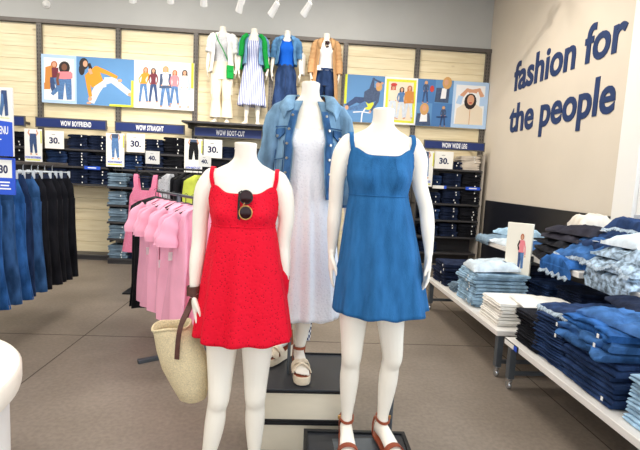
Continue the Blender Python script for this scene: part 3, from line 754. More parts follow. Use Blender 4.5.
def hand_shapes(mb, wrist, down, fwd, side, s=1.0, curl=0.35):
    """palm, four fingers and thumb; down = hand direction, fwd = thumb side, side = palm normal"""
    W = Vector(wrist); D = Vector(down).normalized(); F = Vector(fwd); F = (F - D*F.dot(D)).normalized(); N = D.cross(F)
    if N.dot(Vector(side)) < 0: N = -N
    rs = []
    for u, hw, ht in ((-0.01, 0.021, 0.018), (0.015, 0.027, 0.017), (0.045, 0.037, 0.015), (0.075, 0.040, 0.014), (0.09, 0.038, 0.012)):
        rs.append([W + D*u*s + F*(hw*s*cos(2*pi*k/14)) + N*(ht*s*sin(2*pi*k/14)) for k in range(14)])
    mb.rings(rs)
    for i, (o, L) in enumerate(((0.030, 0.072), (0.0105, 0.082), (-0.0105, 0.077), (-0.030, 0.060))):
        b = W + D*0.075*s + F*o*s
        p1 = b + D*(L*0.45*s + 0.012*s) + F*o*0.12*s + N*curl*L*0.12*s
        p2 = p1 + D*L*0.34*s + N*curl*L*0.25*s
        p3 = p2 + D*L*0.26*s + N*curl*L*0.34*s
        P, R = chain([(*b, 0.0088*s), (*p1, 0.0083*s), (*p2, 0.0074*s), (*p3, 0.0056*s)])
        mb.tube(P, R, 8)
    b = W + D*0.02*s + F*0.022*s
    p1 = b + D*0.032*s + F*0.022*s + N*0.012*s; p2 = p1 + D*0.032*s + F*0.006*s + N*0.01*s; p3 = p2 + D*0.022*s + N*0.004*s
    P, R = chain([(*b, 0.013*s), (*p1, 0.0108*s), (*p2, 0.009*s), (*p3, 0.0065*s)])
    mb.tube(P, R, 8)

def foot_shapes(mb, ankle, fwd, heel=0.0, toes=True):
    """ankle joint to toes; heel = how far the heel is lifted"""
    A = Vector(ankle); F = Vector(fwd).normalized(); S = Vector((-F.y, F.x, 0)); Z = Vector((0, 0, 1))
    zg = A.z - 0.085 - heel      # ground under the toes
    def P(f, z): return A + F*f + Z*(z - A.z)
    secs = [(-0.052, zg + heel + 0.034, 0.020, 0.026), (-0.03, zg + heel + 0.040, 0.029, 0.040), (0.0, zg + heel*0.85 + 0.046, 0.031, 0.046), (0.045, zg + heel*0.6 + 0.040, 0.033, 0.036),
            (0.09, zg + heel*0.28 + 0.028, 0.038, 0.025), (0.125, zg + 0.019, 0.041, 0.018), (0.15, zg + 0.015, 0.038, 0.014)]
    mb.rings([[P(f, z) + S*(w*cos(2*pi*k/14)) + Z*(h*sin(2*pi*k/14)) for k in range(14)] for f, z, w, h in secs])
    for i, (o, L) in enumerate(((0.026, 0.052), (0.008, 0.052), (-0.008, 0.045), (-0.021, 0.038), (-0.032, 0.03))):
        b = P(0.135, zg + 0.014) + S*o; e = P(0.14 + L, zg + 0.010) + S*(o*1.02)
        P_, R = chain([(*b, 0.011), (*((b + e)/2 + Z*0.003), 0.009 if i else 0.0115), (*e, 0.0068 if i else 0.009)])
        mb.tube(P_, R, 8)
    return zg

def remesh(mb, voxel, name, mats, smooth_it=4):
    me = mb.mesh(name, mats)
    o = bpy.data.objects.new(name, me); COL.objects.link(o)
    r = o.modifiers.new('r', 'REMESH'); r.mode = 'VOXEL'; r.voxel_size = voxel; r.use_smooth_shade = True
    s = o.modifiers.new('s', 'SMOOTH'); s.factor = 0.5; s.iterations = smooth_it
    dg = bpy.context.evaluated_depsgraph_get()
    out = bpy.data.meshes.new_from_object(o.evaluated_get(dg)); out.name = name
    bpy.data.objects.remove(o); bpy.data.meshes.remove(me)
    out.polygons.foreach_set('use_smooth', [True]*len(out.polygons))
    out.materials.clear()
    for m in mats: out.materials.append(m)
    return out

def body_mesh(name, arms, legs, voxel=0.0055, heels=(0, 0), hands=True):
    """arms: per side list of (x,y,z,r) from shoulder to wrist plus (down, fwd, side); legs: per side list to ankle plus foot direction"""
    mb = MB()
    zs = [0.74, 0.78, 0.82, 0.87, 0.91, 0.95, 0.99, 1.03, 1.07, 1.10, 1.14, 1.18, 1.22, 1.25, 1.28, 1.30, 1.32, 1.34, 1.36, 1.39, 1.415, 1.435, 1.452, 1.466, 1.482, 1.494, 1.505, 1.514, 1.522, 1.530, 1.538, 1.55, 1.562, 1.575, 1.59, 1.61, 1.632]
    mb.rings([[torso_pt(z, 2*pi*k/48) for k in range(48)] for z in zs])
    for a, (dn, fw, sd) in arms:
        P, R = chain(a); mb.tube(P, R, 16)
        mb.ball(a[0][:3], a[0][3], 16, 10)
        if hands: hand_shapes(mb, a[-1][:3], dn, fw, sd)
    for (l, fd), h in zip(legs, heels):
        P, R = chain(l); mb.tube(P, R, 18)
        foot_shapes(mb, l[-1][:3], fd, h)
    return remesh(mb, voxel, name, [M_PLASTIC])
def bvh_of(me):
    return BVHTree.FromPolygons([v.co.copy() for v in me.vertices], [tuple(p.vertices) for p in me.polygons])

def std_arm(s, out=0.205, el=(0.205, 0.012, 1.185), wr=(0.215, -0.02, 0.965)):
    return [(s*0.146, 0.008, 1.468, 0.047), (s*0.180, 0.006, 1.41, 0.045), (s*0.196, 0.01, 1.30, 0.037), (s*el[0], el[1], el[2], 0.034), (s*(el[0]+wr[0])/2, (el[1]+wr[1])/2 - 0.004, (el[2]*0.55+wr[2]*0.45), 0.033), (s*wr[0], wr[1], wr[2], 0.0215), (s*wr[0], wr[1] - 0.003, wr[2] - 0.02, 0.021)]
def std_leg(s, hx=0.085, kx=0.085, ax=0.085, ky=-0.012, ay=0.02, az=0.085, kz=0.455):
    return [(s*hx*0.98, 0.01, 0.83, 0.086), (s*(hx*0.75+kx*0.25), 0.0, 0.70, 0.074), (s*(hx*0.35+kx*0.65), -0.006, 0.565, 0.060), (s*kx, ky, kz, 0.050), (s*(kx*0.8+ax*0.2), 0.004, 0.40, 0.0455), (s*(kx*0.65+ax*0.35), 0.014, 0.325, 0.0475), (s*(kx*0.38+ax*0.62), 0.018, 0.235, 0.040), (s*ax, ay, 0.135, 0.0285), (s*ax, ay, az, 0.030)]

def drape(name, m, parent, bvh, front_z, side_z, back_z, waist_z, hem_z, hem_rx, hem_ry, hem_c=(0, 0), folds=9, amp=0.012, off=0.006, n=112, rows=44, seed=0, peak=0.0, flare=0.9, waist_off=0.006, hip=True):
    """a sleeveless dress: fitted above the waist, flared with soft folds below"""
    rs = []
    for i in range(rows + 1):
        t = i/rows
        ring = []
        for k in range(n):
            th = 2*pi*k/n; c = cos(th)
            a = abs((th + pi) % (2*pi) - pi)          # 0 front, pi back
            if a < pi/2: zt = front_z + (side_z - front_z)*smoothstep(1.2, 1.57, a) + peak*exp(-((a - 1.17)/(0.34 if a < 1.17 else 0.17))**2)
            else: zt = side_z + (back_z - side_z)*smoothstep(pi/2, pi*0.8, a) + peak*0.8*exp(-((a - pi + 0.9)/0.30)**2)
            z = zt + (hem_z - zt)*t
            if z >= waist_z:
                p = torso_pt(z, th, off + (waist_off - off)*smoothstep(waist_z + 0.12, waist_z, z))
            else:
                u = (waist_z - z)/(waist_z - hem_z)
                w = torso_pt(waist_z, th, waist_off)
                g = u**flare
                hx = hem_rx*sin(th) + hem_c[0]; hy = hem_c[1] - hem_ry*cos(th)
                x = w.x + (hx - w.x)*g; y = w.y + (hy - w.y)*g
                if hip:
                    q = torso_pt(max(z, 0.80), th, off)
                    lq, lp = sqrt(q.x**2 + q.y**2), sqrt(x*x + y*y)
                    if lp < lq: x *= lq/lp; y *= lq/lp
                f = amp*u*(sin(folds*th + seed + 1.3*sin(2*th + seed)) + 0.5*sin((folds*2 - 3)*th + seed*2.0 + u))
                rr = sqrt(x*x + y*y) or 1
                x += x/rr*f; y += y/rr*f
                zz = 0.006*u*sin(folds*th + seed + 0.4)
                p = Vector((x, y, z + zz))
            ring.append(p)
        rs.append(ring)
    mb = MB().rings(rs, (False, False))
    if bvh:
        for i, v in enumerate(mb.v):
            if v[2] < waist_z - 0.35: continue
            p = Vector(v); loc, nor, idx, dist = bvh.find_nearest(p, 0.06)
            if loc is not None and ((p - loc).dot(nor) < 0.0035):
                mb.v[i] = tuple(loc + nor*0.0035)
    return mb.build(name, m, parent, 50, solid=0.0025)

def shoulder_strap(parent, bvh, m, s, x, zf, zb, w=0.014, name='strap', yb=0.07, x_top=None, off=0.003):
    xt = x if x_top is None else x_top
    pts = []
    for i in range(25):
        f = i/24; ph = -0.12 + (pi + 0.24)*f
        xx = s*(x + (xt - x)*min(1.0, 1.25*sin(pi*min(1, max(0, f)))))
        d = Vector((0, -cos(ph), sin(ph))); C = Vector((xx, 0.01, zf + (zb - zf)*f))
        loc, nor, k, dist = bvh.ray_cast(C + d*0.4, -d)
        if loc is None: continue
        pts.append((loc + nor*off, nor))
    P = [p for p, _ in pts]
    wd = []
    for i in range(len(P)):
        tg = (P[min(i+1, len(P)-1)] - P[max(i-1, 0)]).normalized()
        wd.append(tg.cross(pts[i][1]))
    return MB().ribbon(P, wd, w, 0.003).build(name, m, parent, 50)

def seam_ring(parent, z, m, name='waist_seam', off=0.009, r=0.0022):
    P = [torso_pt(z, 2*pi*k/60, off) for k in range(61)]
    return MB().tube(P, r, 6).build(name, m, parent, 60)

# --- red dress mannequin
MRX, MRY = -0.225, 2.05
red = thing('mannequin', 'headless white mannequin in a red sleeveless mini dress, hooked sunglasses and straw bag', 'mannequin', (MRX, MRY, 0), 0, 'mannequins on the shop floor')
armL = std_arm(-1, el=(0.200, 0.01, 1.185), wr=(0.212, -0.02, 0.965)); armR = std_arm(1, el=(0.185, 0.02, 1.18), wr=(0.196, 0.015, 0.965))
armR = [(x - (0.004 if i else 0), y, z, r) for i, (x, y, z, r) in enumerate(armR)]
legL = std_leg(-1, 0.083, 0.086, 0.135); legR = std_leg(1, 0.080, 0.080, 0.082)
legL = [(x, y - 0.05*smoothstep(0.7, 0.2, z), z, r) for x, y, z, r in legL]
body = body_mesh('body', [(armL, ((0.10, 0, -1), (0.15, -1, 0), (1, 0, 0))), (armR, ((-0.08, -0.02, -1), (0, -1, 0), (-1, 0, 0)))], [(legL, (-0.12, -1, 0)), (legR, (0.15, -1, 0))])
RB = bvh_of(body)
link('body', body, red)['label'] = 'glossy white headless body'
d = drape('dress', M_RED, red, RB, 1.408, 1.375, 1.385, 1.265, 0.752, 0.230, 0.190, (0.018, 0.0), 7, 0.013, 0.007, seed=1.0, peak=0.034, flare=0.82)
d['label'] = 'red eyelet cotton mini dress'
for s in (-1, 1): shoulder_strap(d, RB, M_RED, s, 0.116, 1.415, 1.42, 0.018, x_top=0.143, off=0.006)
seam_ring(d, 1.265, M_RED, off=0.009)
# sunglasses hooked in the neckline
def sunglasses(label, loc, s=1.0, rz=0.0):
    t = thing('sunglasses', label, 'sunglasses', loc, rz)
    MX_ = Matrix.Rotation(radians(90), 4, 'X')
    for i, dz in enumerate((0.031, -0.035)):
        M = Matrix.Translation((0.012*s, 0, dz*s)) @ Matrix.Scale(1.06, 4, (0, 0, 1)) @ MX_
        MB().lathe([(0.026*s, -0.002), (0.026*s, 0.001), (0.014*s, 0.004*s), (0.002, 0.005*s)], 24, M=M).build('lens', M_LENS, t, 50)
        P = [M @ Vector((0.0272*s*cos(2*pi*k/24), 0.0272*s*sin(2*pi*k/24), 0)) for k in range(25)]
        MB().tube(P, 0.0028*s, 8).build('rim', M_GOLD if i else M_FRAME, t, 60)
    MB().tube([(0.006*s, 0, 0.006*s), (0.002*s, -0.004*s, -0.002*s), (0.006*s, 0, -0.010*s)], 0.0025*s, 8).build('bridge', M_GOLD, t, 60)
    MB().tube([(-0.006*s, 0.004, 0.058*s), (-0.017*s, 0.006, 0.052*s), (-0.016*s, 0.004, -0.02*s), (-0.014*s, 0.003, -0.068*s)], [0.0022*s, 0.0026*s, 0.003*s, 0.0034*s], 8).build('temple', M_FRAME, t, 60)
    MB().tube([(-0.008*s, 0.008, 0.056*s), (-0.02*s, 0.010, 0.05*s), (-0.022*s, 0.01, -0.02*s), (-0.02*s, 0.008, -0.064*s)], [0.0022*s, 0.0026*s, 0.003*s, 0.0034*s], 8).build('temple', M_FRAME, t, 60)
    return t
sp = torso_pt(1.365, 0.0, 0.022)
sunglasses('dark sunglasses hooked on the neckline of the red dress', (MRX + 0.008, MRY + sp.y - 0.006, 1.365))

# straw tote hanging from the wrist
bagx, bagy = -0.545, 2.08
t = thing('straw_tote_bag', 'woven straw tote bag with brown leather handle hanging from the wrist beside the red dress', 'bag', (bagx, bagy, 0.41))
rs = []; ri = []
for z, cx, rx, ry in ((0.0, 0.100, 0.046, 0.045), (0.012, 0.100, 0.064, 0.062), (0.08, 0.088, 0.088, 0.075), (0.17, 0.064, 0.108, 0.085), (0.26, 0.034, 0.104, 0.088), (0.33, 0.008, 0.090, 0.085), (0.362, -0.004, 0.086, 0.082)):
    tilt = 0.12
    rs.append([Vector((cx + rx*cos(2*pi*k/40), ry*sin(2*pi*k/40), z + tilt*rx*cos(2*pi*k/40)*min(1, z*6) + 0.006*sin(3*2*pi*k/40)*z*3)) for k in range(40)])
MB().rings(rs, (True, False)).build('body', M_STRAW, t, 60, solid=-0.007)
MB().tube(rs[-1] + [rs[-1][0]], 0.006, 8).build('rim', M_STRAW, t, 60)
# handle: two arches tied round the wrist (wrist at -0.437, 2.03, 0.955)
wx, wy, wz = -0.437 - bagx, 2.03 - bagy, 0.94 - 0.41
MB().ribbon(catmull([(0.045, -0.093, 0.235), (0.050, -0.092, 0.33), (0.062, -0.085, 0.40), (0.088, -0.055, 0.47), (wx, wy - 0.03, wz - 0.015)], 6), (1, -0.2, 0.1), [0.022]*13 + [0.026]*12, 0.004).build('handle', M_LEATHER, t, 50)
MB().ribbon(catmull([(0.03, 0.088, 0.24), (0.04, 0.086, 0.36), (0.07, 0.05, 0.44), (wx - 0.005, wy + 0.03, wz - 0.01)], 6), (1, 0.2, 0), 0.02, 0.004).build('handle', M_LEATHER, t, 50)
for q, (tl, dz) in enumerate(((0.35, 0.012), (-0.4, 0.0), (0.1, 0.028))):
    P = [Vector((wx + 0.0315*cos(a), wy + 0.0315*sin(a), wz + dz + tl*0.0315*cos(a))) for a in [2*pi*k/24 for k in range(25)]]
    MB().ribbon(P, (0, 0, 1), 0.02, 0.004).build('wrist_loop', M_LEATHER, t, 50)

# --- blue dress mannequin on its tray
MBX, MBY, MBZ = 0.392, 2.10, 0.19
blue = thing('mannequin', 'headless white mannequin in a blue denim mini dress and brown sandals on a black tray', 'mannequin', (MBX, MBY, MBZ), 0, 'mannequins on the shop floor')
armL = std_arm(-1, el=(0.196, 0.03, 1.185), wr=(0.20, 0.05, 0.965)); armR = std_arm(1, el=(0.232, 0.0, 1.185), wr=(0.252, -0.03, 0.99))
legL = std_leg(-1, 0.083, 0.083, 0.084, az=0.10); legR = std_leg(1, 0.085, 0.118, 0.098, az=0.10)
legR = [(x, y, z, r) for x, y, z, r in legR]
body = body_mesh('body', [(armL, ((0, 0, -1), (0, -1, 0), (1, 0, 0))), (armR, ((-0.04, -0.1, -1), (0, -1, 0), (-1, 0, 0)))], [(legL, (-0.03, -1, 0)), (legR, (0.25, -1, 0))])
BB = bvh_of(body)
link('body', body, blue)['label'] = 'glossy white headless body'
d = drape('dress', M_RED if 0 else D_DRESS, blue, BB, 1.415, 1.365, 1.375, 1.235, 0.682, 0.226, 0.185, (0.045, 0.0), 8, 0.012, 0.008, seed=2.4, peak=0.034, flare=0.85)
d['label'] = 'mid blue denim mini dress'
for s in (-1, 1): shoulder_strap(d, BB, D_DRESS, s, 0.117, 1.42, 1.42, 0.020, x_top=0.144, off=0.006)
seam_ring(d, 1.235, D_DRESS, off=0.010)
for s in (-1, 1):
    P = [torso_pt(1.40 - 0.155*i/8, s*(0.46 - 0.05*i/8), 0.0115) for i in range(9)]
    MB().tube(P, 0.0016, 6).build('princess_seam', D_DRESS, d, 60)
def strappy_sandal(parent, ankle, fd, side):
    A = Vector(ankle); F = Vector(fd).normalized(); S = Vector((-F.y, F.x, 0)); Z = Vector((0, 0, 1))
    o = thing if 0 else None
    zg = A.z - 0.085
    pts = []
    prof = [(-0.062, 0.026), (-0.03, 0.034), (0.03, 0.036), (0.09, 0.043), (0.14, 0.046), (0.18, 0.038), (0.20, 0.018)]
    outl = [A + F*f + S*w - Z*(A.z - zg) for f, w in prof] + [A + F*f - S*w - Z*(A.z - zg) for f, w in prof[::-1]]
    n = len(outl); sole = MB()
    sole.add([tuple(p - Z*0.002) for p in outl] + [tuple(p - Z*0.014) for p in outl], [tuple(range(n))[::-1], tuple(range(n, 2*n))] + [(i, (i+1) % n, n + (i+1) % n, n + i) for i in range(n)])
    sd = sole.build('sandal', M_TAN_STRAP, parent, bevel=0.002); sd['label'] = 'brown strappy sandal'
    # ankle strap
    P = [A + Z*0.018 + (F*cos(a)*0.036 + S*sin(a)*0.034) - Z*0.012*cos(a) for a in [2*pi*k/28 for k in range(29)]]
    MB().ribbon(P, (0, 0, 1), 0.013, 0.004).build('ankle_strap', M_TAN_STRAP, sd, 50)
    MB().box(-0.008, 0.008, -0.004, 0.004, -0.009, 0.009).build('buckle', M_GOLD, sd, bevel=0.002, loc=tuple(A + Z*0.018 + S*side*0.037))
    P = [A + F*(0.135 + 0.004*sin(a)) + S*0.048*cos(a) + Z*(zg - A.z + 0.046*sin(a)) for a in [pi*k/14 for k in range(15)]]
    MB().ribbon(P, tuple(F), 0.03, 0.004).build('toe_strap', M_TAN_STRAP, sd, 50)
    for q in (-1, 1):
        MB().ribbon([A - F*0.045 + S*q*0.03 + Z*(zg - A.z), A - F*0.04 + S*q*0.033 + Z*(-0.03), A - F*0.02 + S*q*0.034 + Z*0.018], tuple(F), 0.012, 0.004).build('heel_strap', M_TAN_STRAP, sd, 50)
strappy_sandal(blue, legL[-1][:3], (-0.03, -1, 0), -1)
strappy_sandal(blue, legR[-1][:3], (0.25, -1, 0), 1)
MB().tube([(0.155, 0.09, 0.003), (0.155, 0.09, 0.5), (0.12, 0.08, 0.72)], 0.011, 10).build('support_rod', M_STEEL, blue, 40)
# tray riser under it
t = thing('display_riser', 'low black tray riser under the brown sandals', 'riser', (0.36, 2.0, 0), radians(-1.5))
MB().box(-0.265, 0.265, -0.30, 0.215, 0.02, 0.165).build('box', M_BLACK_TRAY, t, bevel=0.004)
m = MB().box(-0.265, 0.265, 0.195, 0.215, 0.165, 0.186).box(-0.265, 0.265, -0.30, -0.28, 0.165, 0.186).box(-0.265, -0.245, -0.28, 0.195, 0.165, 0.186).box(0.245, 0.265, -0.28, 0.195, 0.165, 0.186)
m.build('rim', M_BLACKMETAL, t, bevel=0.002)
MB().box(-0.245, 0.245, -0.28, 0.195, 0.165, 0.1745).build('top_sheet', M_BLACK_TRAY, t)
MB().box(-0.11, 0.2, -0.14, 0.15, 0.1745, 0.1775, M=Matrix.Rotation(radians(4), 4, 'Z')).build('mannequin_plate', M_STEEL, t)
for x in (-0.23, 0.23):
    for y in (-0.27, 0.18): MB().lathe([(0.015, 0), (0.015, 0.022)], 12, (x, y, 0)).build('foot', M_BLACKMETAL, t)

# --- crate stack with the third mannequin
def crate(z, label, top):
    t = thing('display_crate', label, 'crate', (0.105, 2.53, z), 0, 'stacked wooden display crates')
    h = 0.178
    MB().box(-0.247, 0.247, -0.235, 0.235, 0.008, h - 0.006).build('wood_panels', M_CRATEWOOD, t, bevel=0.002)
    for x in (-1, 1):
        for y in (-1, 1): MB().box(x*0.247 - 0.008, x*0.247 + 0.008, y*0.237 - 0.008, y*0.237 + 0.008, 0, h).build('corner_post', M_BLACKMETAL, t, bevel=0.0015)
    for zz in ((0, 0.014), (h - 0.014, h)):
        m = MB().box(-0.255, 0.255, -0.245, -0.231, zz[0], zz[1]).box(-0.255, 0.255, 0.231, 0.245, zz[0], zz[1]).box(-0.255, -0.241, -0.231, 0.231, zz[0], zz[1]).box(0.241, 0.255, -0.231, 0.231, zz[0], zz[1])
        m.build('frame', M_BLACKMETAL, t, bevel=0.0015)
    if top:
        MB().box(-0.255, 0.255, -0.245, 0.245, h, h + 0.008).build('lid', M_BLACK_TRAY, t, bevel=0.002)
        m = MB().box(-0.255, 0.255, 0.235, 0.245, h + 0.008, h + 0.018).box(-0.255, -0.245, -0.245, 0.235, h + 0.008, h + 0.018).box(0.245, 0.255, -0.245, 0.235, h + 0.008, h + 0.018)
        m.build('lid_rim', M_BLACKMETAL, t, bevel=0.002)
    return t
crate(0.0, 'lower pale wood crate with black frame, standing on the floor', False)
crate(0.179, 'upper pale wood crate with black lid, under the cream platform sandals', True)

MWX, MWY, MWZ = 0.062, 2.50, 0.366
white = thing('mannequin', 'headless white mannequin in an open denim jacket over a white dress, on the crates', 'mannequin', (MWX, MWY, MWZ), 0, 'mannequins on the shop floor')
armL = std_arm(-1, el=(0.225, 0.03, 1.185), wr=(0.23, -0.0, 0.965)); armR = std_arm(1, el=(0.225, 0.03, 1.185), wr=(0.235, 0.0, 0.965))
legL = std_leg(-1, 0.083, 0.092, 0.085, ay=0.21, az=0.165, ky=0.05); legR = std_leg(1, 0.07, 0.03, 0.004, az=0.135)
body = body_mesh('body', [(armL, ((0, 0, -1), (0, -1, 0), (1, 0, 0))), (armR, ((0, 0, -1), (0, -1, 0), (-1, 0, 0)))], [(legL, (-0.75, -1, 0)), (legR, (0.12, -1, 0))], heels=(0.03, 0.0))
WB = bvh_of(body)
link('body', body, white)['label'] = 'glossy white headless body'
d = drape('dress', M_WHITE_EYELET, white, WB, 1.375, 1.36, 1.37, 1.20, 0.345, 0.19, 0.16, (0.03, 0.0), 9, 0.014, 0.007, seed=0.3, peak=0.05, flare=0.9)
d['label'] = 'long white eyelet sundress'
for s in (-1, 1): shoulder_strap(d, WB, M_WHITE_EYELET, s, 0.112, 1.41, 1.42, 0.016, x_top=0.138)
def platform_sandal(parent, A, F, heel):
    A = Vector(A); F = Vector(F).normalized(); S = Vector((-F.y, F.x, 0)); Z = Vector((0, 0, 1))
    zg = A.z - 0.085 - heel; th = 0.045
    prof = [(-0.06, 0.030), (-0.02, 0.036), (0.05, 0.038), (0.11, 0.046), (0.16, 0.046), (0.192, 0.034), (0.205, 0.014)]
    rs = []
    up = lambda f: heel*smoothstep(0.09, -0.02, f)
    n = len(prof)
    ring = lambda dz, k: [A + F*f*k + S*w + Z*(zg - A.z + dz + (up(f) if dz > -th + 0.001 else 0)) for f, w in prof] + [A + F*f*k - S*w + Z*(zg - A.z + dz + (up(f) if dz > -th + 0.001 else 0)) for f, w in prof[::-1]]
    sd = MB().rings([ring(-th, 0.985), ring(-th + 0.012, 1.0), ring(-0.010, 1.0), ring(-0.001, 0.99)]).build('platform_sandal', M_SOLE, parent, 40, bevel=0.002)
    sd['label'] = 'cream platform sandal with cross straps'
    MB().rings([ring(-0.002, 0.95), ring(0.001, 0.95)]).build('footbed', M_TAN_STRAP, sd)
    for f0, f1 in ((0.145, 0.075), (0.075, 0.14)):
        P = [A + F*(f0 + (f1 - f0)*k/14) + S*0.05*cos(pi*k/14) + Z*(zg - A.z + (0.038 + 0.030*smoothstep(0.145, 0.07, f0 + (f1 - f0)*k/14))*sin(pi*k/14) + up(0.1)*0.3) for k in range(15)]
        MB().ribbon(P, tuple(F), 0.042, 0.005).build('cross_strap', M_SOLE, sd, 50)
    P = [A + Z*0.01 + (F*cos(a)*0.036 + S*sin(a)*0.034) for a in [2*pi*k/28 for k in range(29)]]
    MB().ribbon(P, (0, 0, 1), 0.016, 0.004).build('ankle_strap', M_TAN_STRAP, sd, 50)
    for q in (-1, 1): MB().ribbon([A - F*0.035 + S*q*0.034 + Z*(zg - A.z + up(-0.03)), A - F*0.02 + S*q*0.034 + Z*0.012], tuple(F), 0.02, 0.004).build('heel_strap', M_TAN_STRAP, sd, 50)
platform_sandal(white, legR[-1][:3], (0.12, -1, 0), 0.0)
platform_sandal(white, legL[-1][:3], (-0.75, -1, 0), 0.03)
MB().tube([(-0.055, -0.03, 0.002), (-0.055, -0.03, 0.34)], 0.0095, 10).build('support_rod', M_STEEL, white, 40)
# navy and white checked scarf end under the hem
t_ck = mat('checked_cloth', rgb(30, 46, 96), 0.8)
nt = t_ck.node_tree; ck = nt.nodes.new('ShaderNodeTexChecker'); ck.inputs['Scale'].default_value = 62; ck.inputs['Color1'].default_value = rgb(24, 40, 92); ck.inputs['Color2'].default_value = rgb(235, 236, 240)
tcn = nt.nodes.new('ShaderNodeTexCoord'); nt.links.new(tcn.outputs['Object'], ck.inputs['Vector']); nt.links.new(ck.outputs['Color'], nt.nodes['Principled BSDF'].inputs['Base Color'])
MB().ribbon(catmull([(0.062, 0.07, 0.52), (0.064, 0.085, 0.42), (0.055, 0.085, 0.30), (0.045, 0.08, 0.16)], 5), (1, 0.3, 0), 0.042, 0.006).build('checked_scarf', t_ck, white, 50)['label'] = 'navy and white checked scarf end'

def open_coat(name, m, parent, z_top, z_bot, half, off=0.02, flare=0.03, rows=26, n=72, half_low=None, solid=0.006, seed=0.0, wave=0.004, lab=None):
    """an open front garment: half = opening half-angle at the top, half_low at the hem"""
    hl = half if half_low is None else half_low
    rs = []
    for i in range(rows + 1):
        z = z_top + (z_bot - z_top)*i/rows
        h = half + (hl - half)*(i/rows)
        ring = []
        for k in range(n + 1):
            th = h + (2*pi - 2*h)*k/n
            u = max(0.0, (1.36 - z)/(1.36 - z_bot)) if z_bot < 1.3 else 0
            zz = max(z, 0.80)
            if z < 1.36:
                q = torso_pt(1.34, th, off); p = torso_pt(zz, th, off)
                lq = sqrt(q.x**2 + (q.y)**2); lp = sqrt(p.x**2 + p.y**2)
                k_ = max(lq*0.97, lp)/lp
                p.x *= k_; p.y *= k_
            else: p = torso_pt(z, th, off*smoothstep(1.58, 1.46, z) + 0.008)
            rr = sqrt(p.x**2 + p.y**2) or 1
            f = flare*u + wave*sin(9*th + seed + 3*z)*(0.3 + u)
            p.x += p.x/rr*f; p.y += p.y/rr*f; p.z = z
            ring.append(p)
        rs.append(ring)
    o = MB().rings(rs, (False, False), False).build(name, m, parent, 60, solid=solid)
    if lab: o['label'] = lab
    return o, rs
def sleeve(name, m, parent, arm, t1, extra=0.012, wave=0.004, lab=None, cuff=None):
    P, R = chain(arm); n = max(3, int(len(P)*t1))
    P = P[:n]; R = R[:n]
    P[0] = P[0] + Vector((-0.03*(1 if P[0].x > 0 else -1), 0, 0.02))
    PP = []; 
    mb = MB()
    R2 = [r + extra*(0.7 + 0.5*i/n) + wave*sin(i*1.7) for i, r in enumerate(R)]
    R2[0] *= 0.9
    mb.tube(P, R2, 20, caps=(True, False))
    o = mb.build(name, m, parent, 60, solid=0.003)
    if cuff:
        MB().tube([P[-2], P[-1]], [R2[-2] + 0.004, R2[-1] + 0.004], 20).build('cuff', cuff, o, 40)
    return o
# denim jacket
jk, jr = open_coat('denim_jacket', D_JACKET, white, 1.528, 1.03, 0.52, 0.024, 0.018, half_low=0.60, lab='light blue denim jacket worn open')
for s, a in ((-1, armL), (1, armR)):
    aj = [(x*1.02, y, z, r) for x, y, z, r in a]
    sleeve('sleeve', D_JACKET, jk, aj, 0.86, 0.017, wave=0.0018, cuff=D_JACKET_SEAM)
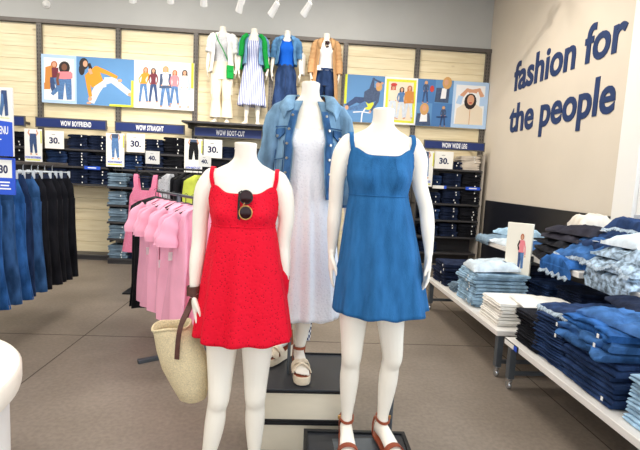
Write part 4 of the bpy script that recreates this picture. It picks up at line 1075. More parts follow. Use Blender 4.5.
# front plackets, pockets, seams, buttons
def coat_at(z, th, off):
    p = torso_pt(max(z, 0.8), th, 0.024)
    if z < 1.36:
        q = torso_pt(1.34, th, 0.024); lq = sqrt(q.x**2+q.y**2); lp = sqrt(p.x**2+p.y**2)
        k_ = max(lq*0.97, lp)/lp; p.x *= k_; p.y *= k_
        u = (1.36 - z)/(1.36 - 1.03)
    else: p = torso_pt(z, th, 0.024*smoothstep(1.58, 1.46, z) + 0.008); u = 0
    rr = sqrt(p.x**2+p.y**2); f = 0.018*u + 0.006 + off
    p.x += p.x/rr*f; p.y += p.y/rr*f; p.z = z
    return p
for s in (-1, 1):
    hA = lambda z: 0.52 + 0.08*(1.5 - z)/0.47
    zs = [1.47 - 0.43*i/16 for i in range(17)]
    rs = []
    for z in zs:
        a, b = s*(hA(z) + 0.01), s*(hA(z) + 0.23)
        pa, pb = coat_at(z, a, 0.003), coat_at(z, b, 0.003); pm = coat_at(z, (a+b)/2, 0.005)
        pa2, pb2 = coat_at(z, a, -0.002), coat_at(z, b, -0.002)
        rs.append([pa, pm, pb, pb2, pa2])
    MB().rings(rs).build('placket', D_JACKET_SEAM, jk, 40)
    for i in range(6):
        z = 1.445 - i*0.075
        p = coat_at(z, s*(hA(z) + 0.12), 0.005); q = coat_at(z, s*(hA(z) + 0.12), 0.012)
        MB().tube([p, q], 0.0065, 12).build('button', M_COPPER, jk, 40)
    # chest pocket flap
    pts = []
    for (dt, z) in ((0.32, 1.375), (0.92, 1.375), (0.92, 1.345), (0.62, 1.318), (0.32, 1.345)):
        pts.append((s*(0.52 + dt), z))
    A = [coat_at(z, th, 0.008) for th, z in pts]; B = [coat_at(z, th, 0.0) for th, z in pts]
    mid = coat_at(1.35, s*1.14, 0.0085)
    fm = MB(); fm.add(A + B + [mid], [(i, (i+1) % 5, 10) for i in range(5)] + [(i, 5+i, 5+(i+1) % 5, (i+1) % 5) for i in range(5)])
    fl_ = fm.build('pocket_flap', D_JACKET_SEAM, jk, 30)
    p = coat_at(1.335, s*1.14, 0.006); q = coat_at(1.335, s*1.14, 0.014)
    MB().tube([p, q], 0.008, 12).build('button', M_COPPER, fl_, 40)
    for th0, th1, z0, z1 in ((0.84, 0.84, 1.31, 1.22), (1.44, 1.44, 1.31, 1.22), (0.84, 1.44, 1.22, 1.21), (0.9, 0.85, 1.21, 1.05), (1.3, 1.15, 1.21, 1.05)):
        P = [coat_at(z0 + (z1-z0)*i/6, s*(th0 + (th1-th0)*i/6), 0.001) for i in range(7)]
        MB().tube(P, 0.0022, 6).build('seam', D_JACKET_SEAM, jk, 60)
    P = [coat_at(1.385, s*(0.75 + 0.9*i/8), 0.001) for i in range(9)]
    MB().tube(P, 0.0028, 6).build('yoke_seam', D_JACKET_SEAM, jk, 60)
    # collar leaf
    top = [Vector((s*0.055, 0.05, 1.572)), Vector((s*0.074, 0.0, 1.565)), Vector((s*0.082, -0.045, 1.535)), Vector((s*0.084, -0.088, 1.482))]
    bot = [Vector((s*0.10, 0.075, 1.545)), Vector((s*0.148, 0.0, 1.532)), Vector((s*0.160, -0.065, 1.490)), Vector((s*0.135, -0.122, 1.42))]
    T = catmull(top, 4); Bt = catmull(bot, 4); Mi = [(a + b)/2 + Vector((s*0.012, -0.004, 0.012)) for a, b in zip(T, Bt)]
    MB().rings([T, Mi, Bt], (False, False), False).build('collar', D_JACKET, jk, 60, solid=0.006)
zs = [(1.045, 0.002), (1.008, 0.002)]
rs = [[coat_at(z, 0.60 + (2*pi - 1.2)*k/60, o) for k in range(61)] for z, o in ((1.05, -0.004), (1.05, 0.004), (1.012, 0.004), (1.012, -0.004))]
MB().rings(rs + [rs[0]], (False, False), False).build('hem_band', D_JACKET_SEAM, jk, 40)

# ------------------------------------------------------------------ display mannequins on the ledge
def trousers(m, parent, legs, extra=0.014, hem=0.03, lab=None, z_hem=0.10, wide=1.0, top=1.04, name='trousers'):
    mb = MB()
    zs = [top - (top - 0.74)*i/10 for i in range(11)]
    mb.rings([[torso_pt(max(z, 0.78), 2*pi*k/36, 0.012) + Vector((0, 0, min(0, z - 0.78))) for k in range(36)] for z in zs])
    for l in legs:
        P, R = chain(l)
        idx = [i for i in range(len(P)) if P[i].z > z_hem]
        P = [P[i] for i in idx]; R = [max(R[i], 0.05) * wide + extra + hem*smoothstep(0.5, 0.05, P[j].z) for j, i in enumerate(idx)]
        mb.tube(P, R, 20)
    o = mb.build(name, m, parent, 60)
    if lab: o['label'] = lab
    MB().rings([[torso_pt(z, 2*pi*k/36, o_) for k in range(36)] for z, o_ in ((top - 0.035, 0.014), (top - 0.035, 0.017), (top, 0.017), (top, 0.010))]).build('waistband', m, o, 40)
    return o
def top_shirt(m, parent, hem=0.98, front=1.44, side=1.40, off=0.008, name='shirt', lab=None):
    rs = []
    for i in range(17):
        ring = []
        for k in range(48):
            th = 2*pi*k/48; a = abs((th + pi) % (2*pi) - pi)
            zt = front + (1.50 - front)*smoothstep(0.3, 1.2, a) if a < pi/2 else 1.505
            z = zt + (hem - zt)*i/16
            ring.append(torso_pt(z, th, off + 0.003*sin(7*th)*(i/16)))
        rs.append(ring)
    o = MB().rings(rs, (False, False)).build(name, m, parent, 60, solid=0.003)
    if lab: o['label'] = lab
    return o
fa = [std_arm(-1, el=(0.215, 0.02, 1.185), wr=(0.232, -0.02, 0.965)), std_arm(1, el=(0.215, 0.02, 1.185), wr=(0.232, -0.02, 0.965))]
flg = [std_leg(-1, 0.083, 0.088, 0.092), std_leg(1, 0.083, 0.088, 0.092)]
FBODY = body_mesh('body', [(fa[0], ((0.05, 0, -1), (0, -1, 0), (1, 0, 0))), (fa[1], ((-0.05, 0, -1), (0, -1, 0), (-1, 0, 0)))], [(flg[0], (-0.15, -1, 0)), (flg[1], (0.15, -1, 0))], voxel=0.009)
FB = bvh_of(FBODY)
def ledge_mannequin(x, label):
    t = thing('display_mannequin', label, 'mannequin', (x, 7.27, 2.243), 0, 'dressed mannequins on the high ledge')
    t.scale = (0.965, 0.92, 0.895)
    link('body', FBODY, t)['label'] = 'white headless body'
    MB().lathe([(0.15, 0), (0.15, 0.006)], 24).build('base_plate', M_BLACKMETAL, t, 40)
    return t
M_WHITESHIRT = mat('white_cotton', rgb(244, 242, 238), 0.8, spec=0.2)
M_GREEN = mat('bright_green_knit', rgb(20, 150, 62), 0.8, noise_amt=0.1, noise_scale=30, spec=0.2)
M_CREAMTWILL = mat('cream_twill', rgb(236, 224, 200), 0.8, noise_amt=0.04, noise_scale=9, spec=0.2)
M_ROYALTEE = mat('royal_blue_tee', rgb(18, 96, 206), 0.8, spec=0.2)
M_CAMEL = mat('camel_coat', rgb(198, 154, 108), 0.8, noise_amt=0.06, noise_scale=10, spec=0.2)
M_STRIPE = mat('blue_striped_cotton', rgb(222, 226, 240), 0.8, spec=0.2)
nt = M_STRIPE.node_tree; wv = nt.nodes.new('ShaderNodeTexWave'); wv.bands_direction = 'X'; wv.inputs['Scale'].default_value = 11; wv.inputs['Distortion'].default_value = 0.4
rr_ = nt.nodes.new('ShaderNodeValToRGB'); rr_.color_ramp.elements[0].position = 0.4; rr_.color_ramp.elements[0].color = rgb(104, 116, 178); rr_.color_ramp.elements[1].position = 0.58; rr_.color_ramp.elements[1].color = rgb(232, 234, 244)
tcn = nt.nodes.new('ShaderNodeTexCoord'); nt.links.new(tcn.outputs['Object'], wv.inputs['Vector']); nt.links.new(wv.outputs['Fac'], rr_.inputs['Fac']); nt.links.new(rr_.outputs['Color'], nt.nodes['Principled BSDF'].inputs['Base Color'])

u1 = ledge_mannequin(-1.205, 'ledge mannequin in cream cargo trousers, open white shirt and green crossbody bag')
trousers(M_CREAMTWILL, u1, flg, 0.016, 0.03, 'cream cargo trousers', wide=1.05)
for s in (-1, 1): MB().box(-0.035, 0.035, -0.008, 0.008, -0.07, 0.07).build('cargo_pocket', M_CREAMTWILL, u1, bevel=0.004, loc=(s*0.16, -0.02, 0.56), rot=(0, 0, s*1.3))
top_shirt(M_GREYPRINT, u1, lab='grey patterned tee')
c, _ = open_coat('open_shirt', M_WHITESHIRT, u1, 1.53, 0.86, 0.62, 0.022, 0.03, half_low=0.75, lab='white short-sleeved shirt worn open')
for s, a in ((-1, fa[0]), (1, fa[1])): sleeve('sleeve', M_WHITESHIRT, c, a, 0.5, 0.022)
P = [torso_pt(1.50 - 0.52*i/12, -0.9 + 2.1*i/12, 0.034) for i in range(13)]
MB().ribbon(P, (0.3, 0, 1), 0.014, 0.004).build('bag_strap', M_GREEN, u1, 50)
bg = MB().box(-0.055, 0.055, -0.022, 0.022, -0.15, 0.07).build('crossbody_bag', M_GREEN, u1, bevel=0.012, loc=(0.145, -0.125, 0.90), rot=(0, 0, 0.3), segs=3); bg['label'] = 'bright green crossbody bag'
MB().box(-0.05, 0.05, -0.028, -0.021, -0.03, 0.06).build('flap', M_GREEN, bg, bevel=0.003)

u2 = ledge_mannequin(-0.725, 'ledge mannequin in blue striped midi dress with green cardigan over denim jacket')
drape('dress', M_STRIPE, u2, FB, 1.42, 1.38, 1.40, 1.14, 0.33, 0.225, 0.16, (0, 0), 8, 0.014, 0.008, n=72, rows=28, peak=0.06, flare=0.8)['label'] = 'blue and white striped midi dress'
c, _ = open_coat('denim_jacket', denim('denim_soft_blue', (112, 152, 186), vary=0), u2, 1.53, 1.02, 0.72, 0.022, 0.02, half_low=0.62, lab='light denim jacket')
c2, _ = open_coat('green_cardigan', M_GREEN, u2, 1.535, 0.95, 1.15, 0.036, 0.03, half_low=1.2, lab='bright green cardigan over the shoulders')
for s, a in ((-1, fa[0]), (1, fa[1])):
    sleeve('sleeve', MATS['denim_soft_blue'], c, a, 0.55, 0.018)
    MB().tube(catmull([(s*0.10, -0.07, 1.515), (s*0.17, -0.10, 1.42), (s*0.19, -0.09, 1.2), (s*(0.20 if s < 0 else 0.23), -0.08, 0.97 if s > 0 else 1.16)], 5), [0.035]*6 + [0.042]*5 + [0.038]*5, 14, flat=0.8).build('sleeve', M_GREEN, c2, 60)

u3 = ledge_mannequin(-0.215, 'ledge mannequin in royal blue tee, denim shirt and long dark denim skirt')
drape('skirt', D_NAVY, u3, None, 1.06, 1.06, 1.06, 1.0, 0.16, 0.235, 0.15, (0, 0), 5, 0.008, 0.012, n=64, rows=22, flare=0.8)['label'] = 'long dark denim skirt'
MB().tube([(0, -0.125, 1.0), (0.0, -0.15, 0.85), (0, -0.158, 0.6), (0, -0.165, 0.2)], 0.003, 6).build('skirt_seam', D_INDIGO, u3)
top_shirt(M_ROYALTEE, u3, hem=1.04, lab='royal blue tee')
c, _ = open_coat('denim_shirt', denim('denim_shirt_blue', (84, 130, 172), vary=0), u3, 1.535, 1.06, 0.62, 0.02, 0.02, half_low=0.9, lab='mid blue denim shirt worn open')
for s, a in ((-1, fa[0]), (1, fa[1])): sleeve('sleeve', MATS['denim_shirt_blue'], c, a, 0.55, 0.02)
for s in (-1, 1): MB().rings([[Vector((s*0.05, -0.03, 1.565)), Vector((s*0.064, -0.07, 1.535)), Vector((s*0.07, -0.11, 1.48))], [Vector((s*0.12, -0.02, 1.545)), Vector((s*0.135, -0.08, 1.51)), Vector((s*0.11, -0.13, 1.44))]], (False, False), False).build('collar', MATS['denim_shirt_blue'], c, 60, solid=0.006)
tb = MB().box(-0.06, 0.06, -0.012, 0.012, -0.36, 0).build('tote', M_WHITESHIRT, u3, bevel=0.01, loc=(0.275, 0.03, 1.28), rot=(0, 0, 1.2)); tb['label'] = 'white cloth tote on the shoulder'
MB().ribbon(catmull([(0.265, 0.0, 1.28), (0.20, -0.01, 1.43), (0.17, 0.0, 1.47), (0.20, 0.05, 1.43), (0.28, 0.06, 1.28)], 5), (0, 1, 0), 0.012, 0.004).build('tote_strap', M_WHITESHIRT, u3, 50)

u4 = ledge_mannequin(0.395, 'ledge mannequin in long camel trench coat, white tee and dark jeans')
trousers(D_NAVY, u4, flg, 0.014, 0.03, 'dark blue jeans', wide=1.0)
top_shirt(M_WHITESHIRT, u4, hem=1.0, off=0.013, lab='loose white tee')
c, _ = open_coat('trench_coat', M_CAMEL, u4, 1.54, 0.36, 0.58, 0.026, 0.05, half_low=1.05, rows=34, lab='camel trench coat')
for s, a in ((-1, fa[0]), (1, fa[1])): sleeve('sleeve', M_CAMEL, c, a, 0.88, 0.024, cuff=M_CAMEL)
for s in (-1, 1): MB().rings([[Vector((s*0.05, -0.03, 1.568)), Vector((s*0.068, -0.085, 1.535)), Vector((s*0.085, -0.145, 1.36))], [Vector((s*0.13, -0.02, 1.54)), Vector((s*0.15, -0.09, 1.48)), Vector((s*0.125, -0.14, 1.36))]], (False, False), False).build('lapel', M_CAMEL, c, 60, solid=0.007)
sp = torso_pt(1.43, 0, 0.03)
sunglasses('dark sunglasses hooked on the white tee of the camel coat mannequin', (0.395, 7.27 + sp.y*0.895, 2.243 + 1.42*0.895), 1.1)
MB().box(-0.03, 0.03, -0.002, 0.002, -0.05, 0.03).build('care_tag', M_TAG, u4, loc=(-0.105, -0.125, 1.04))

# ------------------------------------------------------------------ hanging clothes
def flat_garment(name, rows, thick, m, seed, folds=0.012, nx=22, flare_y=0.0):
    """hanging cloth from rows of (z, x_left, x_right): closed front and back with vertical folds"""
    rs = []
    zz = [r[0] for r in rows]
    tab = [(-r[0], r[1], r[2]) for r in rows]
    N = 26; z0, z1 = zz[0], zz[-1]
    for i in range(N + 1):
        z = z0 + (z1 - z0)*i/N
        a, b = None, None
        for j in range(len(tab) - 1):
            if tab[j][0] <= -z <= tab[j+1][0] + 1e-9:
                t = (-z - tab[j][0])/(tab[j+1][0] - tab[j][0]); a = tab[j][1] + (tab[j+1][1]-tab[j][1])*t; b = tab[j][2] + (tab[j+1][2]-tab[j][2])*t; break
        u = i/N
        F = []; B = []
        for k in range(nx + 1):
            q = k/nx; x = a + (b - a)*q
            f = folds*(0.35 + u)*(sin(q*(22 if folds > 0.04 else 17) + seed*2.1 + 0.8*sin(z*5 + seed)) + 0.5*noise.noise(Vector((q*6, z*3, seed*4))))
            h = thick*(0.25 + 0.75*(1 - abs(2*q - 1)**4))*(1 + 0.2*u)
            F.append(Vector((x, -h/2 + f, z + 0.004*sin(q*13 + seed)*u))); B.append(Vector((x, h/2 + f, z)))
        rs.append(F + B[::-1])
    mb = MB().rings(rs)
    me = mb.mesh(name, [m]); me.polygons.foreach_set('use_smooth', [True]*len(me.polygons)); me.set_sharp_from_angle(angle=radians(70))
    return me
def hanger_mesh(w, m, clip=False):
    mb = MB()
    mb.tube(catmull([(0.0, 0, -0.012), (0.012, 0, 0.012), (0, 0, 0.022), (-0.014, 0, 0.008)], 4) , 0.0022, 6)
    mb.tube([(0, 0, -0.01), (0, 0, -0.055)], 0.003, 6)
    if clip: mb.tube([(-w/2, 0, -0.062), (w/2, 0, -0.062)], 0.006, 8); mb.box(-w/2 - 0.01, -w/2 + 0.012, -0.01, 0.01, -0.12, -0.05); mb.box(w/2 - 0.012, w/2 + 0.01, -0.01, 0.01, -0.12, -0.05)
    else: mb.tube(catmull([(-w/2, 0, -0.115), (-w/4, 0, -0.08), (0, 0, -0.05), (w/4, 0, -0.08), (w/2, 0, -0.115)], 5), 0.006, 8); mb.tube([(-w/2, 0, -0.115), (w/2, 0, -0.115)], 0.0045, 8)
    return mb.mesh('hanger', [m])
HG_CLIP = hanger_mesh(0.30, M_HANGER, True); HG_TOP = hanger_mesh(0.36, M_HANGER_BLACK)
def hang_item(name, me, label, cat, group, loc, rz, hanger=None, extra=None):
    o = bpy.data.objects.new(name, me); COL.objects.link(o); o.location = loc; o.rotation_euler = (0, 0, rz)
    tag(o, label, cat, group)
    if hanger:
        h = bpy.data.objects.new('hanger', hanger); COL.objects.link(h); h.parent = o
    return o
def jeans_hang_mesh(m, seed, flare=0.0):
    mb = MB()
    def sec(cx, z, w, t, k0):
        return [Vector((cx + w*cos(2*pi*k/20)*(1 + 0.03*sin(3*z*9 + seed)), t*sin(2*pi*k/20) + 0.014*sin(z*7 + seed + k0) + 0.022*noise.noise(Vector((cx*9 + 4*cos(2*pi*k/20)*w*6, z*5, seed + k0*3))), z)) for k in range(20)]
    def dense(tab, n):
        z0, z1 = tab[0][0], tab[-1][0]; tt = [(-r[0],) + r[1:] for r in tab]
        return [(z0 + (z1 - z0)*i/n,) + tuple(interp(tt, -(z0 + (z1 - z0)*i/n))) for i in range(n + 1)]
    mb.rings([sec(0, z, w, t, 0) for z, w, t in dense([(-0.085, 0.150, 0.018), (-0.125, 0.160, 0.024), (-0.20, 0.185, 0.032), (-0.28, 0.200, 0.036), (-0.36, 0.19, 0.026), (-0.41, 0.14, 0.008)], 12)])
    for s in (-1, 1):
        mb.rings([sec(s*cx, z, w, t, s) for z, cx, w, t in dense([(-0.25, 0.105, 0.085, 0.020), (-0.31, 0.099, 0.105, 0.036), (-0.45, 0.104, 0.100, 0.038), (-0.62, 0.122, 0.084, 0.038), (-0.80, 0.136, 0.074 + flare*0.4, 0.034), (-1.0, 0.142, 0.076 + flare, 0.030), (-1.14, 0.145, 0.082 + flare*1.3, 0.030)], 26)])
        for sd, dd in ((s*0.99, 0.0),):
            mb.tube([(s*(cx + w), 0.014*sin(z*7 + seed + s), z) for z, cx, w, t in dense([(-0.32, 0.098, 0.106, 0.034), (-0.62, 0.122, 0.084, 0.038), (-0.80, 0.136, 0.074 + flare*0.4, 0.034), (-1.0, 0.142, 0.076 + flare, 0.030), (-1.14, 0.145, 0.082 + flare*1.3, 0.030)], 12)], 0.004, 6)
    me = mb.mesh('hanging_jeans', [m]); me.polygons.foreach_set('use_smooth', [True]*len(me.polygons)); me.set_sharp_from_angle(angle=radians(75))
    return me
BELT = MB().rings([[Vector((w*cos(2*pi*k/24), t*sin(2*pi*k/24), z)) for k in range(24)] for z, w, t in ((-0.122, 0.163, 0.028), (-0.085, 0.154, 0.022), (-0.085, 0.150, 0.018))]).mesh('waistband', [D_INDIGO])
RX = -2.44
rk = thing('jeans_rail', 'dark metal floor rail carrying blue and black jeans beside the menu sign', 'clothes rail', (RX, 4.0, 0))
MB().box(-0.016, 0.016, -1.1, 0.98, 1.475, 1.505).build('rail', M_POST, rk, bevel=0.004)
for y in (-0.9, 0.75):
    MB().box(-0.72, 0.016, y - 0.014, y + 0.014, 1.478, 1.502).build('arm', M_POST, rk, bevel=0.003)
    MB().box(-0.736, -0.704, y - 0.016, y + 0.016, 0.0, 1.53).build('upright', M_POST, rk, bevel=0.003)
    MB().box(-1.0, -0.5, y - 0.02, y + 0.02, 0.0, 0.03).build('foot', M_POST, rk, bevel=0.004)
MB().box(-0.735, -0.705, -0.9, 0.75, 0.10, 0.13).build('stretcher', M_POST, rk, bevel=0.003)
JH = [jeans_hang_mesh(D_MID, 1, 0.01), jeans_hang_mesh(D_BRIGHT, 3, 0.02), jeans_hang_mesh(D_NAVY, 5, 0.0), jeans_hang_mesh(D_BLACK, 7, 0.0), jeans_hang_mesh(D_BLACK, 9, 0.01)]
ordn = ['nearest', 'second', 'third', 'fourth', 'fifth', 'sixth', 'seventh', 'eighth']
seqj = [(0, 'blue'), (1, 'blue'), (2, 'blue'), (1, 'blue'), (0, 'blue'), (1, 'blue'), (2, 'blue'), (0, 'blue'), (3, 'black'), (4, 'black'), (3, 'black'), (4, 'black'), (3, 'black')]
cnt = {'blue': 0, 'black': 0}
yy = 3.16
for q, (k, c) in enumerate(seqj):
    nm = ordn[cnt[c]]; cnt[c] += 1
    where = 'from the front end' if c == 'blue' else 'behind the blue ones'
    lb = f'{c} jeans on the floor rail, {nm} of the {c} pairs {where}'
    o = hang_item('hanging_jeans', JH[k], lb, 'jeans', f'{c} jeans on the floor rail', (RX + rnd.uniform(-0.012, 0.012), yy, 1.475), rnd.uniform(-0.12, 0.2) + 0.12, HG_CLIP)
    bl = bpy.data.objects.new('waistband', BELT); COL.objects.link(bl); bl.parent = o
    yy += 0.13 if c == 'blue' else 0.125

# pink tee rail: a sloping arm from far to near
def tee_mesh(m, seed, long=0.0):
    rows = [(-0.055, -0.05, 0.05), (-0.085, -0.125, 0.125), (-0.13, -0.165, 0.165), (-0.30, -0.172, 0.172), (-0.55, -0.18, 0.18), (-0.92 - long, -0.20, 0.20)]
    return flat_garment('long_pink_tee', rows, 0.07, m, seed, 0.05, nx=36)
def tee_sleeve(m, s, seed):
    P = catmull([(s*0.135, 0, -0.125), (s*0.19, 0.004*seed, -0.17), (s*0.222, 0.0, -0.26), (s*0.232, -0.006*seed, -0.335)], 5)
    mb = MB(); mb.tube(P, [0.05 + 0.03*i/15 + 0.006*sin(i*1.1 + seed) for i in range(16)], 16, flat=0.42, up=(1, 0, 0.4), caps=(True, True))
    me = mb.mesh('sleeve', [m]); me.polygons.foreach_set('use_smooth', [True]*len(me.polygons)); me.set_sharp_from_angle(angle=radians(60))
    return me
pr = thing('garment_rail', 'short metal rail on a pole carrying the long pink tees beside the mannequin in red', 'clothes rail', (-0.90, 3.56, 0))
MB().tube([(-0.30, 0.46, 1.30), (0.24, -0.36, 1.30)], 0.011, 10).build('arm', M_STEEL, pr, 40)
MB().tube([(0.0, 0.0, 0.03), (0.0, 0.0, 1.31)], 0.016, 12).build('pole', M_STEEL, pr, 40)
for a in (0.6, 2.17): MB().box(-0.3, 0.3, -0.02, 0.02, 0.0, 0.03, M=Matrix.Rotation(a, 4, 'Z')).build('base_bar', M_STEEL, pr, bevel=0.003)
TE = [tee_mesh(M_PINK, s, 0.02*(s % 3)) for s in (1, 4, 7, 9)]
SL = [[tee_sleeve(M_PINK, s, q) for s in (-1, 1)] for q in (1, 2)]
words_ = ['first', 'second', 'third', 'fourth', 'fifth', 'sixth', 'seventh', 'eighth']
for i in range(7):
    u = i/6; x = -1.13 + 0.46*u; y = 3.93 - 0.69*u
    o = hang_item('long_pink_tee', TE[i % 4], f'long pink tee on the short rail, {words_[i]} counted from the black tops behind', 'shirt', 'long pink tees on the short rail', (x, y, 1.297), radians(40) + (-0.16, 0.12, -0.05, 0.2, -0.1, 0.08, -0.12)[i], HG_TOP)
    for me_ in SL[i % 2]:
        sl = bpy.data.objects.new('sleeve', me_); COL.objects.link(sl); sl.parent = o
    if i % 2:
        tg = MB().box(-0.016, 0.016, -0.002, 0.002, -0.04, 0.02).build('price_tag', M_TAG, o, loc=(-0.2, -0.05, -0.50 + 0.05*(i % 3)))
        tg['label'] = 'white price tag'
BT = flat_garment('black_shirt', [(-0.055, -0.045, 0.045), (-0.11, -0.2, 0.2), (-0.3, -0.24, 0.24), (-0.31, -0.19, 0.19), (-0.8, -0.2, 0.2), (-1.02, -0.22, 0.22)], 0.05, M_BLACKCLOTH, 3)
for i in range(2): hang_item('black_shirt', BT, f'long black top hanging {"next to the pink tees" if i else "at the far end behind the pink tees"}', 'shirt', 'black tops behind the pink tees', (-1.19 - 0.04*(1-i), 4.01 + 0.06*(1-i), 1.297), radians(30), HG_TOP)

# back rail with pink tank dress and tops
br = thing('garment_rail', 'dark metal rail behind the pink tees carrying the pink tank dress and black tops', 'clothes rail', (-1.42, 5.6, 0))
MB().tube([(-0.52, 0, 1.50), (0.52, 0, 1.50)], 0.012, 10).build('arm', M_BLACKMETAL, br, 40)
for x in (-0.5, 0.5):
    MB().tube([(x, 0, 0.02), (x, 0, 1.50)], 0.014, 10).build('upright', M_BLACKMETAL, br, 40)
    MB().box(x - 0.06, x + 0.06, -0.30, 0.30, 0.0, 0.02).build('foot', M_BLACKMETAL, br, bevel=0.003)
tk = flat_garment('tank_body', [(-0.26, -0.145, 0.145), (-0.33, -0.185, 0.185), (-0.55, -0.20, 0.20), (-0.75, -0.235, 0.235), (-0.98, -0.27, 0.27)], 0.06, M_PINKPRINT, 2, 0.010)
t = thing('tank_dress', 'pink patterned tank dress on a black hanger facing the shop floor', 'dress', (-1.70, 5.26, 1.50), radians(-6))
link('body', tk, t)
for s in (-1, 1):
    MB().ribbon(catmull([(s*0.085, -0.03, -0.37), (s*0.10, -0.03, -0.22), (s*0.112, -0.012, -0.10), (s*0.11, 0.012, -0.10), (s*0.09, 0.03, -0.30)], 6), (1, 0, 0), [0.10] + [0.09]*5 + [0.055]*6 + [0.05]*13, 0.005).build('strap', M_PINKPRINT, t, 50)
h = bpy.data.objects.new('hanger', HG_TOP); COL.objects.link(h); h.parent = t
MB().tube([(0, 0.005, -0.002), (0, 0.33, -0.002)], 0.008, 8).build('faceout_arm', M_BLACKMETAL, br, 40, loc=(-0.28, -0.34, 1.5))
hung = [(-1.50, 'top', M_GREYPRINT, 'speckled grey top squeezed between the pink tank dress and black tops'), (-1.42, 'top', M_BLACKCLOTH, 'black top nearest the speckled grey one'), (-1.34, 'top', M_BLACKCLOTH, 'black top in the middle of the back rail'), (-1.25, 'top', M_BLACKCLOTH, 'black top touching the lime green one'), (-1.16, 'top', M_LIME, 'lime green top on the back rail beside the mannequin in red'), (-1.06, 'top', M_BLACKCLOTH, 'black top at the end of the back rail, past the lime green one')]
for i, (x, c, m_, lb) in enumerate(hung):
    me = flat_garment('hanging_shirt', [(-0.06, -0.05, 0.05), (-0.13, -0.17, 0.17), (-0.3, -0.19, 0.19), (-0.5, -0.18, 0.18), (-0.72, -0.2, 0.2)], 0.05, m_, i + 2, 0.012)
    hang_item('hanging_shirt', me, lb, 'shirt', 'tops on the back rail', (x, 5.6 - (0.10 if m_ in (M_LIME, M_GREYPRINT) else 0.0), 1.50), radians(58 if m_ is not M_LIME else 25), HG_TOP)
price_card(-1.70, -1.545, 1.545, 1.69, 5.24, '40.', 'small price card reading 40 over the pink tank dress', 'small cards standing on the rails', stand=0.05)
price_card(-1.18, -1.03, 1.545, 1.685, 5.58, '40.', 'small price card reading 40 in front of the black trousers photo sign', 'small cards standing on the rails', stand=0.05)

# ------------------------------------------------------------------ menu sign at the rail's front
t = thing('menu_sign', 'tall blue and white sign lettered menu, in front of the hanging jeans', 'sign', (-1.735, 2.60, 0))
MB().tube([(-0.16, 0.02, 0.02), (-0.16, 0.02, 1.9)], 0.012, 10).build('pole', M_POST, t, 40)
MB().lathe([(0.13, 0), (0.13, 0.012), (0.02, 0.02)], 30, (-0.16, 0.02, 0)).build('base', M_POST, t, 40)
MB().box(-0.18, 0.18, -0.008, 0.006, 1.525, 1.895).build('board', M_CARD, t, bevel=0.002)
MB().add([(-0.18, -0.0095, 1.525), (0.18, -0.0095, 1.525), (0.18, -0.0095, 1.71), (-0.18, -0.0095, 1.745)], [(0, 1, 2, 3)]).build('blue_panel', M_ROYAL, t)
writing('writing', 'MENU', 0.060, M_INKWHITE, t, (0.158, -0.0105, 1.645), sx=0.42, bold=0.0012, align='RIGHT', extrude=0.0005)
MB().box(0.06, 0.12, -0.0105, -0.0095, 1.612, 1.618).build('print_line', M_INKWHITE, t)
p = Print(lambda x, y: (0.105 + x*0.07, 1.885 - y*0.16)); p.d = -0.0095
p.limb([(0.42, 0.1), (0.34, 0.5), (0.18, 0.86)], [0.3, 0.26, 0.24], 'jean').limb([(0.55, 0.1), (0.62, 0.5), (0.66, 0.88)], [0.28, 0.26, 0.24], 'djean').poly([(0.3, 0.04), (0.7, 0.04), (0.7, 0.16), (0.3, 0.16)], 'djean')
p.build('jeans_photo', t)
MB().box(0.115, 0.165, -0.0095, -0.0085, 1.73, 1.733).build('print_line', M_YELLOW, t)
t2 = thing('rail_price_sign', 'small blue and white price sign reading 30 under the menu sign', 'price sign', (-1.70, 2.63, 1.31))
MB().box(-0.13, 0.13, -0.008, 0.006, 0.0, 0.205).build('board', M_ROYAL, t2, bevel=0.002)
MB().box(-0.10, 0.118, -0.0095, -0.007, 0.095, 0.195).build('card', M_CARD, t2)
writing('number', '30', 0.06, M_INK, t2, (0.072, -0.01, 0.122), sx=0.8, bold=0.0022, extrude=0.0005)
for i, (a, b) in enumerate(((0.045, 0.105), (0.055, 0.10), (0.035, 0.11))): MB().box(a, b, -0.0095, -0.0078, 0.066 - 0.018*i, 0.074 - 0.018*i).build('print_line', M_INKWHITE, t2)
MB().box(-0.125, -0.09, 0.0, 0.02, 0.16, 0.222).build('clip', M_POST, t2)

